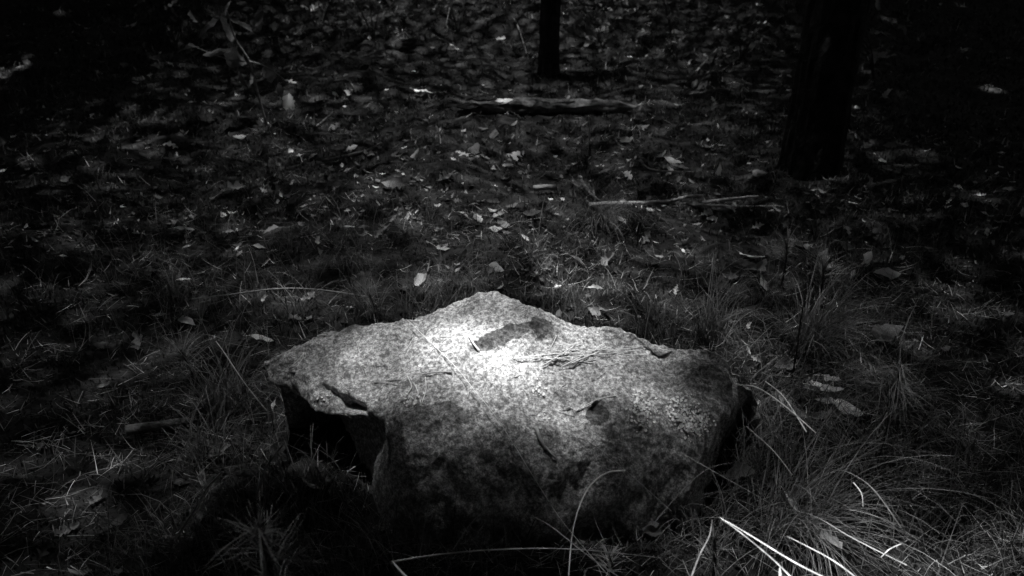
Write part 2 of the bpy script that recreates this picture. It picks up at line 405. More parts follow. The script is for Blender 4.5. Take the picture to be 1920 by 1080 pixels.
# unseen crowns overhead: a roof of needle sprays shaped to place shade and sunlight
HOT = at_z(925, 683, .27); FLECK = at_z(1500, 1000, .22)
def through(X, Y):
    """share of sun that the roof lets through to the point (X, Y) at stone height"""
    a = at_z(868, 662, .272); b = at_z(975, 706, .257)
    d, t = seg_dist(X, Y, a, b)
    T = 1.0*np.exp(-(d/.052)**4)
    g = lambda a, x, y, sx, sy: a*np.exp(-((X-x)**2/sx**2 + (Y-y)**2/sy**2))
    T = np.maximum.reduce([T, g(.54, HOT.x+.005, HOT.y-.01, .29, .18), g(.36, HOT.x+.05, HOT.y+.02, .37, .28), g(.21, .0, 2.3, .75, 1.4),
                           g(.125, .0, 4.4, 1.3, 2.2), g(.11, -.1, 7.2, 1.9, 2.6), g(.065, -.15, 2.6, 1.6, 2.4), g(.085, -1.5, 4.1, .9, .9)])
    T = T*(.02+.98/(1+np.exp(-(Y-FRONT(X)-.050-.035*np.clip((-.17-X)/.04, 0, 1)*np.clip((X+.30)/.06, 0, 1))/.036)))              # roof kept dense over the front of the stone to darken that face
    T = np.maximum(T, .95*np.exp(-(((X-.37)**2/.18**2 + (Y-.72)**2/.11**2))**2))
    T = np.maximum.reduce([T, g(.50, .68, .84, .34, .28), g(.13, -.21, .63, .20, .16), g(.14, .13, .82, .12, .10)])
    return T*np.clip((3.4-np.abs(X))/.6, 0, 1)*np.clip((10.0-Y)/.6, 0, 1)
_fx = np.array([at_z(*q).x for q in ((500, 700, .19), (640, 770, .21), (760, 800, .205), (930, 815, .21), (1100, 815, .207), (1250, 800, .2), (1370, 780, .16), (1500, 780, .1))])
_fy = np.array([at_z(*q).y for q in ((500, 700, .19), (640, 770, .21), (760, 800, .205), (930, 815, .21), (1100, 815, .207), (1250, 800, .2), (1370, 780, .16), (1500, 780, .1))])
_fy[0] -= .13; _fy[1] -= .035; _fx = np.concatenate([[-.75], _fx, [.75]]); _fy = np.concatenate([[.75], _fy, [.85]])
def FRONT(X): return np.interp(X, _fx, _fy)
def shade_crown_pieces(n, lo, hi, size, tau, x0, x1, y0, y1, gate):
    X = rng.uniform(x0, x1, n); Y = rng.uniform(y0, y1, n); T = np.clip(through(X, Y), 1e-3, 1)
    keep = rng.uniform(0, 1, n) < gate(X, Y, T, tau)
    X, Y = X[keep], Y[keep]; n = len(X); H = rng.uniform(lo, hi, n); t = (H-.25)/SUN.z
    P = np.stack([X+SUN.x*t, Y+SUN.y*t, H], -1)
    N = np.array([list(SUN)])+rng.normal(0, .35, (n, 3)); N /= np.linalg.norm(N, axis=1, keepdims=True)
    a = rng.normal(0, 1, (n, 3)); U = np.cross(N, a); U /= np.linalg.norm(U, axis=1, keepdims=True); W = np.cross(N, U)
    s = size*rng.uniform(.7, 1.3, n)[:, None]*.5
    V = np.stack([P-U*s*1.3-W*s*.8, P+U*s*1.3-W*s*.8, P+U*s*1.3+W*s*.8, P-U*s*1.3+W*s*.8], 1)
    return V, P
def build_shade_crowns():
    area = lambda a, b, c, d: (b-a)*(d-c)
    tau = 6.0; s = .04; bx = (-3.6, 3.6, -.2, 10.2)
    nS = int(area(*bx)*tau/(s*s*1.04*.88))
    Vs, Ps = shade_crown_pieces(nS, 8.3, 8.9, s, tau, *bx, lambda X, Y, T, tau: np.where((T > .010), -np.log(T)/tau, 0))
    near = lambda X, Y: (np.abs(X-HOT.x) < 1.5) & (Y > HOT.y-.4) & (Y < 4.6)
    Vs_, Ps_ = Vs, Ps; back = Ps-np.array(list(SUN))*((Ps[:, 2]-.25)/SUN.z)[:, None]; out = ~near(back[:, 0], back[:, 1]); Vs, Ps = Vs[out], Ps[out]
    sf = .027; bf = (HOT.x-1.5, HOT.x+1.5, HOT.y-.4, 4.6)
    Vf, Pf = shade_crown_pieces(int(area(*bf)*tau/(sf*sf*1.04*.88)), 8.3, 8.9, sf, tau, *bf, lambda X, Y, T, tau: -np.log(T)/tau)
    close = lambda X, Y: (np.abs(X-HOT.x) < .7) & (Y > HOT.y-.4) & (Y < HOT.y+.45)
    back = Pf-np.array(list(SUN))*((Pf[:, 2]-.25)/SUN.z)[:, None]; out = ~close(back[:, 0], back[:, 1]); Vf, Pf = Vf[out], Pf[out]
    sc_ = .016; bc = (HOT.x-.7, HOT.x+.7, HOT.y-.4, HOT.y+.45)
    Vk, Pk = shade_crown_pieces(int(area(*bc)*tau/(sc_*sc_*1.04*.88)), 8.3, 8.9, sc_, tau, *bc, lambda X, Y, T, tau: -np.log(T)/tau)
    Vs = np.concatenate([Vs, Vf, Vk]); Ps = np.concatenate([Ps, Pf, Pk])
    s2 = .30; bx2 = (-13, 12, -13, 16); n2 = int(area(*bx2)*6/(s2*s2*1.04*.88))
    def g2(X, Y, T, tau):
        m = np.maximum.reduce([through(X+dx, Y+dy) for dx in (-.2, 0, .2) for dy in (-.2, 0, .2)])
        return np.where(m > .011, 0, 1.0)
    Vb, Pb = shade_crown_pieces(n2, 8.4, 10.5, s2, 5, *bx2, g2)
    s3 = .10; bx3 = (-5.5, 5.5, -.5, 12.5); n3 = int(area(*bx3)*6/(s3*s3*1.04*.88))
    def g3(X, Y, T, tau):
        m = np.maximum.reduce([through(X+dx, Y+dy) for dx in (-.2, 0, .2) for dy in (-.2, 0, .2)])
        return np.where((T < .0105) & (m > .009), 1.0, 0)
    Vc, Pc = shade_crown_pieces(n3, 8.3, 9.0, s3, 5, *bx3, g3)
    V = np.concatenate([Vs, Vb, Vc]); P = np.concatenate([Ps, Pb, Pc])
    tx = np.array([[g.x, g.y] for _, g in TREES]); own = np.argmin(((P[:, None, :2]-tx[None])**2).sum(-1), 1)
    for k, (root, g) in enumerate(TREES):
        v = V[own == k].reshape(-1, 3) - np.array(list(g)); f = np.arange(len(v)).reshape(-1, 4)
        o = obj('shade_crown', make_mesh('shade_crown', v, f, M['shade_crown'], smooth=False), root); o['kind'] = 'stuff'
build_shade_crowns()

# unseen ring of woodland foliage, added to block sky light from the sides
def build_shade_wood():
    n = 52000; a = np.where(rng.uniform(0, 1, n) < .3, rng.uniform(0, np.pi, n), rng.uniform(np.pi-.3, 2*np.pi+.3, n)); r = 14+np.abs(rng.normal(0, 2.0, n)); X = r*np.cos(a); Y = r*np.sin(a)+3
    H = gz(X, np.maximum(Y, -5)) + rng.uniform(0, 1, n)**.8*np.where(Y > 3, 7.5, 11)
    P = np.stack([X, Y, H], -1); N = rng.normal(0, 1, (n, 3)); N /= np.linalg.norm(N, axis=1, keepdims=True)
    U = np.cross(N, rng.normal(0, 1, (n, 3))); U /= np.linalg.norm(U, axis=1, keepdims=True); W = np.cross(N, U); s = rng.uniform(.25, .6, n)[:, None]
    V = np.stack([P-U*s, P-W*s*.5, P+U*s, P+W*s*.5], 1).reshape(-1, 3)
    o = obj('shade_wood', make_mesh('shade_wood', V, np.arange(4*n).reshape(-1, 4), M['shade_crown'], smooth=False)); tag(o, 'unseen ring of woodland added to block sky light round the clearing', kind='stuff')
build_shade_wood()

# ---------------------------------------------------------------- log, branches and sticks
_o = ROCKPTS[ROCKPTS[:, 2] > .0]
_bins = np.linspace(_o[:, 0].min(), _o[:, 0].max(), 60); _ix = np.digitize(_o[:, 0], _bins)
_f = np.array([_o[_ix == k, 1].min() if (_ix == k).any() else 9 for k in range(61)]); _b = np.array([_o[_ix == k, 1].max() if (_ix == k).any() else -9 for k in range(61)])
def in_rock(X, Y, m=.0):
    k = np.clip(np.digitize(X, _bins), 0, 60)
    return (X > _bins[0]-m) & (X < _bins[-1]+m) & (Y > _f[k]-m) & (Y < _b[k]+m)

def px_path(pts, lift=0.0):                           # (px, py) on the ground, or (px, py, height above ground)
    out = []
    for q in pts:
        if len(q) == 2: p = ground_pt(*q)
        else:
            z = 0
            for _ in range(12):
                p = at_z(q[0], q[1], z+q[2]); z = .5*z+.5*float(gz(p.x, p.y))
            p = at_z(q[0], q[1], z+q[2])
        out.append(p+Vector((0, 0, lift)))
    return out

def build_log():
    a = ground_pt(868, 214); b = ground_pt(1192, 212); root = empty('rotten_log', (a+b)/2); o = (a+b)/2
    tag(root, 'short rotten log with pale split wood lying in front of the slim pine', 'log')
    d = (b-a); L = d.length; d.normalize(); side = Vector((-d.y, d.x, 0)); up = Vector((0, 0, 1))
    nu, ns = 90, 30; V = []; tt = np.linspace(0, 1, nu); A = np.linspace(0, 2*np.pi, ns, endpoint=False)
    for k, t in enumerate(tt):
        r = .058*(1-.35*t)*(1+.25*math.sin(t*9)*.3)
        e = min(1, (t*6+.25)) * min(1, (1-t)*9+.25)
        fl = vn(np.cos(A)*4+50, np.sin(A)*4+t*5, 5)-.5; fl2 = fbm(A*5, np.full(ns, t*14), 9, 3)
        top = np.clip(np.sin(A), 0, 1)
        R = r*e*(1+.5*fl+.9*fl2 - .55*top*np.clip(np.sin(t*7+.6), 0, 1)**2)
        c = a+d*(L*t)+up*(.05*(1-.3*t)) - o
        V.append(np.array([list(c)])+np.outer(R*np.cos(A), np.array(side))+np.outer(R*np.sin(A)*.8, np.array(up)))
    V = np.concatenate(V); Q = [(j*ns+s, j*ns+(s+1) % ns, (j+1)*ns+(s+1) % ns, (j+1)*ns+s) for j in range(nu-1) for s in range(ns)]
    obj('wood', make_mesh('wood', V, np.array(Q), M['wood']), root)
    # splinters and slabs of bark still clinging on
    for (px, py, w, h, m, yaw) in ((945, 190, .10, .025, 'pale_leaf', .05), (905, 186, .16, .03, 'dark_twig', -.1), (880, 200, .14, .05, 'dark_twig', .1), (1040, 190, .22, .03, 'twig', -.05), (1100, 196, .18, .03, 'twig', .1), (1150, 204, .20, .025, 'wood', .0), (870, 212, .10, .04, 'dark_twig', .3)):
        p = at_y(px, py, o.y-.02)-o; n = 7
        P = [p+d*(w*(k/n-.5)) for k in range(n+1)]; V = []
        for k, q in enumerate(P):
            hh = h*math.sin(math.pi*(k+.6)/(n+1.2))*random.uniform(.6, 1.2)
            for s in (-.5, .5): 
                for z in (0, .006): V.append(q+side*(hh*s)+up*(z+hh*.5*s+random.uniform(-.004, .004)))
        Q = []
        for k in range(n):
            i = k*4; Q += [(i, i+4, i+6, i+2), (i+1, i+3, i+7, i+5), (i, i+1, i+5, i+4), (i+2, i+6, i+7, i+3)]
        c = obj('splinter' if m != 'dark_twig' else 'bark_slab', make_mesh('slab', V, np.array(Q), M[m], smooth=False), root)
build_log()

def branch(name, main, sides, r, m, label, cat, grp=None):
    root = empty(name, px_path([main[0]])[0]); o = Vector(root.location)
    P = [p-o for p in px_path(main, r[0]*.8)]; tube_obj('stem', P, r, M[m], root, 8, 24, .0015)
    for s in sides: tube_obj('side_twig', [p-o for p in px_path(s, r[0]*.9)], [r[0]*.75, r[0]*.6, r[0]*.45], M[m], root, 7, 14, .001)
    return tag(root, label, cat, grp)
branch('fallen_branch', [(1105, 388), (1180, 386), (1250, 383), (1300, 388), (1380, 391), (1470, 392)], [[(1245, 383), (1265, 380, .02), (1290, 372, .03), (1318, 371, .03)], [(1300, 388), (1350, 380), (1420, 372)]], [.011, .009, .006, .004], 'twig', 'long bare fallen branch with a curved side twig behind the boulder', 'branch')
branch('forked_stick', [(1086, 332, .05), (1095, 350, .03), (1108, 366, .01), (1124, 378)], [[(1106, 342, .05), (1111, 356, .02), (1114, 369, .01)]], [.008, .007, .005], 'twig', 'short forked stick leaning in the dark hollow', 'stick')
def stick(pts, r, m, label, name='stick', cat='stick', grp=None, sides=6):
    P = px_path(pts, (r if np.isscalar(r) else r[0])*.7); o = P[0]
    ob = tube_obj(name, [p-o for p in P], r, M[m], None, sides, 18); ob.location = o; return tag(ob, label, cat, grp)
stick([(1412, 711), (1430, 694, .02), (1457, 672, .04)], [.004, .003], 'twig', 'short straight stick propped up just right of the boulder')
stick([(1105, 272), (1105, 245, .10), (1104, 218, .18)], [.004, .0025], 'dry', 'single upright dry stalk below the right end of the log')
stick([(605, 303), (640, 296), (690, 283), (715, 270)], [.007, .005], 'twig', 'thin bent stick lying on the moss left of the paired leaves')
stick([(330, 1010, .03), (370, 950, .10), (390, 915, .16), (418, 886, .22)], [.002, .0015], 'dry', 'tall dry grass stem rising at the lower left edge', 'dry_stem', 'stem')
stick([(480, 935, .05), (498, 880, .13), (530, 836, .2)], [.0022, .0012], 'stalk', 'forked grass stem above the bushy pine seedling', 'dry_stem', 'stem')
stick([(240, 812), (300, 803, .01), (352, 795, .01)], [.012, .008], 'twig', 'pale stick end at the left edge level with the ledge')
stick([(1482, 722), (1492, 670, .10), (1500, 610, .20), (1508, 565, .28)], [.0022, .0012], 'dark_twig', 'dark upright stem standing in front of the drooping tussock')
stick([(1440, 735, .03), (1475, 722, .06), (1530, 700, .10), (1600, 672, .16)], [.003, .0015], 'dark_twig', 'dark forking twig leaning right over the pale curled leaves')
stick([(300, 1011, .01), (330, 1010, .02), (362, 1013, .02)], [.004, .003], 'twig', 'short twig on the ground beside the bushy pine seedling')
stick([(940, 18), (965, 60), (990, 108), (998, 132)], [.006, .004], 'twig', 'thin dead stem leaning towards the slim pine')
stick([(845, 5), (838, 40, .1), (833, 62)], [.006, .004], 'twig', 'dead stem at the top left of the slim pine')
stick([(790, 415), (755, 395), (742, 360)], [.006, .004], 'dark_twig', 'dark crooked twig under the curled leaf on the moss')
stick([(1000, 357, .015), (1020, 355, .02), (1042, 355, .015)], [.012, .011], 'leaf', 'flat strip of pale bark left of the forked stick', 'bark_strip', 'bark', None, 8)
stick([(1345, 90), (1310, 130, .1), (1290, 150)], [.007, .005], 'twig', 'slanting dead twig between the two pine trunks')
stick([(1360, 110), (1330, 135, .05), (1300, 170)], [.007, .005], 'dark_twig', 'darker dead twig just below the slanting one between the pines')
stick([(660, 170), (620, 215), (590, 240)], [.006, .004], 'twig', 'crooked twig lying behind the upright pale leaf')
stick([(1200, 302), (1222, 320), (1300, 325)], [.007, .004], 'twig', 'thin bent stick above the long branch')

# ---------------------------------------------------------------- ground cover that nobody could count
def scatter(n, y0=-30, y1=1100, x0=-200, x1=2120):
    px = rng.uniform(x0, x1, n); py = rng.uniform(y0, y1, n)
    a, b = (px-960)/F, (540-py)/F; dy, dz = CP+b*SP, -SP+b*CP
    zz = np.zeros(n)
    for _ in range(6):
        t = (zz-CAMH)/dz; zz = .5*zz+.5*np.clip(gz(a*t, dy*t), -.3, .8)
    t = (zz-CAMH)/dz; X, Y = a*t, dy*t
    X = X+rng.normal(0, .01, n); ok = (Y > .3) & (Y < 13) & ~in_rock(X, Y, .0)
    return X[ok], Y[ok]
def build_moss():
    X, Y = scatter(360000); k = len(X); D = np.hypot(X, Y)
    pn = fbm(X*1.6, Y*1.6, 51, 4)+.5; keep = rng.uniform(0, 1, k) < np.clip(.35+1.5*(pn-.35), .25, 1)
    X, Y, D, pn = X[keep], Y[keep], D[keep], pn[keep]; k = len(X)
    B = np.stack([X, Y, gz(X, Y)-.003], -1)
    clump = np.clip((.55*vn(X*13, Y*13, 61)+.45*vn(X*34, Y*34, 62)-.25)/.5, 0, 1)
    ln = rng.uniform(.006, .019, k)*(.6+.28*D)*(.55+.9*clump); w = rng.uniform(.002, .0042, k)*(.5+.38*D)
    tone = np.clip(.1+1.5*(pn-.3)+np.abs(rng.normal(0, .6, k)), .08, 3.2)*(.1+1.7*clump**1.6)*np.where(rng.uniform(0, 1, k) < .14, 3.0, .85)
    V, Q, tn = blades(B, rng.uniform(0, 6.28, k), ln, w, rng.uniform(-.6, 1.6, k), np.abs(rng.normal(.9, .7, k)), 2, tone=tone)
    o = obj('moss', make_mesh('moss', V, Q, M['moss'], tone=tn)); tag(o, 'dark moss and fine ground cover over the forest floor', kind='stuff')
build_moss()
def build_fine_grass():
    X, Y = scatter(11000, 380, 1120); k = len(X)
    pn = fbm(X*2.5, Y*2.5, 151, 3)+.5; keep = rng.uniform(0, 1, k) < np.clip((pn-.42)*5, .03, 1)
    X, Y, pn = X[keep], Y[keep], pn[keep]; k = len(X)
    B = np.stack([X, Y, gz(X, Y)-.003], -1)
    V, Q, tn = blades(B, rng.uniform(0, 6.28, k), rng.uniform(.05, .16, k), rng.uniform(.0012, .0024, k), rng.uniform(.2, 2.0, k), np.abs(rng.normal(.3, .35, k)), 4, tone=rng.uniform(.3, 1.5, k)**1.5)
    o = obj('fine_grass', make_mesh('fine_grass', V, Q, M['grass'], tone=tn)); tag(o, 'thin dark grass scattered through the moss', kind='stuff')
build_fine_grass()
def build_debris():
    X, Y = scatter(34000, -30, 1080); k = len(X); VV, FF, TT, b = [], [], [], 0
    dn = fbm(X*1.8+4, Y*1.8, 171, 3)+.5; keep = rng.uniform(0, 1, k) < np.clip((dn-.3)*2.5, .08, 1); X, Y = X[keep], Y[keep]; k = len(X)
    th = rng.uniform(0, 6.28, k); B = np.stack([X, Y, gz(X, Y)+rng.uniform(.002, .02, k)], -1); D = np.hypot(X, Y)
    tone = np.clip(rng.lognormal(-.5, .7, k), .1, 2.6)
    V, Q, tn = blades(B, th, rng.uniform(.012, .085, k), rng.uniform(.0010, .0024, k)*(.6+.35*D), rng.normal(0, .7, k), rng.normal(1.5, .3, k), 4, tone=tone)
    o = obj('forest_debris', make_mesh('forest_debris', V, Q, M['debris'], tone=tn)); tag(o, 'fine fallen needles and twig bits strewn over the moss', kind='stuff')
build_debris()
def build_litter():
    T = []
    for kd in ('ovate', 'lance', 'oak'):
        for me in LEAF['leaf', kd][:5]:
            v = np.empty(len(me.vertices)*3, np.float32); me.vertices.foreach_get('co', v); v = v.reshape(-1, 3)
            f = np.array([list(p.vertices) for p in me.polygons]); T.append((v, f))
    X, Y = scatter(4600, -30, 1080); k = len(X); py = project(np.stack([X, Y, gz(X, Y)], -1))[1]
    dens = fbm(X*1.3+9, Y*1.3, 71, 3)+.5
    keep = rng.uniform(0, 1, k) < np.clip((dens-.42)*3.2, .03, 1)*np.where(py > 700, .3, .55)
    X, Y = X[keep], Y[keep]; X2, Y2 = scatter(5200, -30, 520); d2 = fbm(X2*1.1+2, Y2*1.1, 271, 3)+.5; k2 = rng.uniform(0, 1, len(X2)) < np.clip((d2-.42)*4, .08, 1)
    n1 = len(X); X = np.concatenate([X, X2[k2]]); Y = np.concatenate([Y, Y2[k2]]); VV, FF, TT, b = [], [], [], 0
    for ii, (x_, y_) in enumerate(zip(X, Y)):
        v, f = T[rng.integers(len(T))]; L = rng.uniform(.014, .062 if ii < n1 else .036)*(.75+.1*min(y_, 6))
        R = Matrix.Rotation(rng.normal(.15, .45), 3, 'X') @ Matrix.Rotation(rng.uniform(0, 6.28), 3, 'Z') @ Matrix.Rotation(rng.normal(0, .5), 3, 'X')
        VV.append(v @ np.array(R).T*L + np.array([x_, y_, float(gz(x_, y_))+.006+.01*rng.uniform()])); FF.append(f+b); b += len(v)
        TT.append(np.full(len(v), float(np.clip(rng.lognormal(-.75, .6), .12, 1.5) if ii < n1 else np.clip(rng.lognormal(-.7, 1.0), .1, 2.4))))
    o = obj('leaf_litter', make_mesh('leaf_litter', np.concatenate(VV), np.concatenate(FF), M['litter'], tone=np.concatenate(TT))); tag(o, 'old dead leaves littering the forest floor', kind='stuff')
    print('litter', len(X))
build_litter()

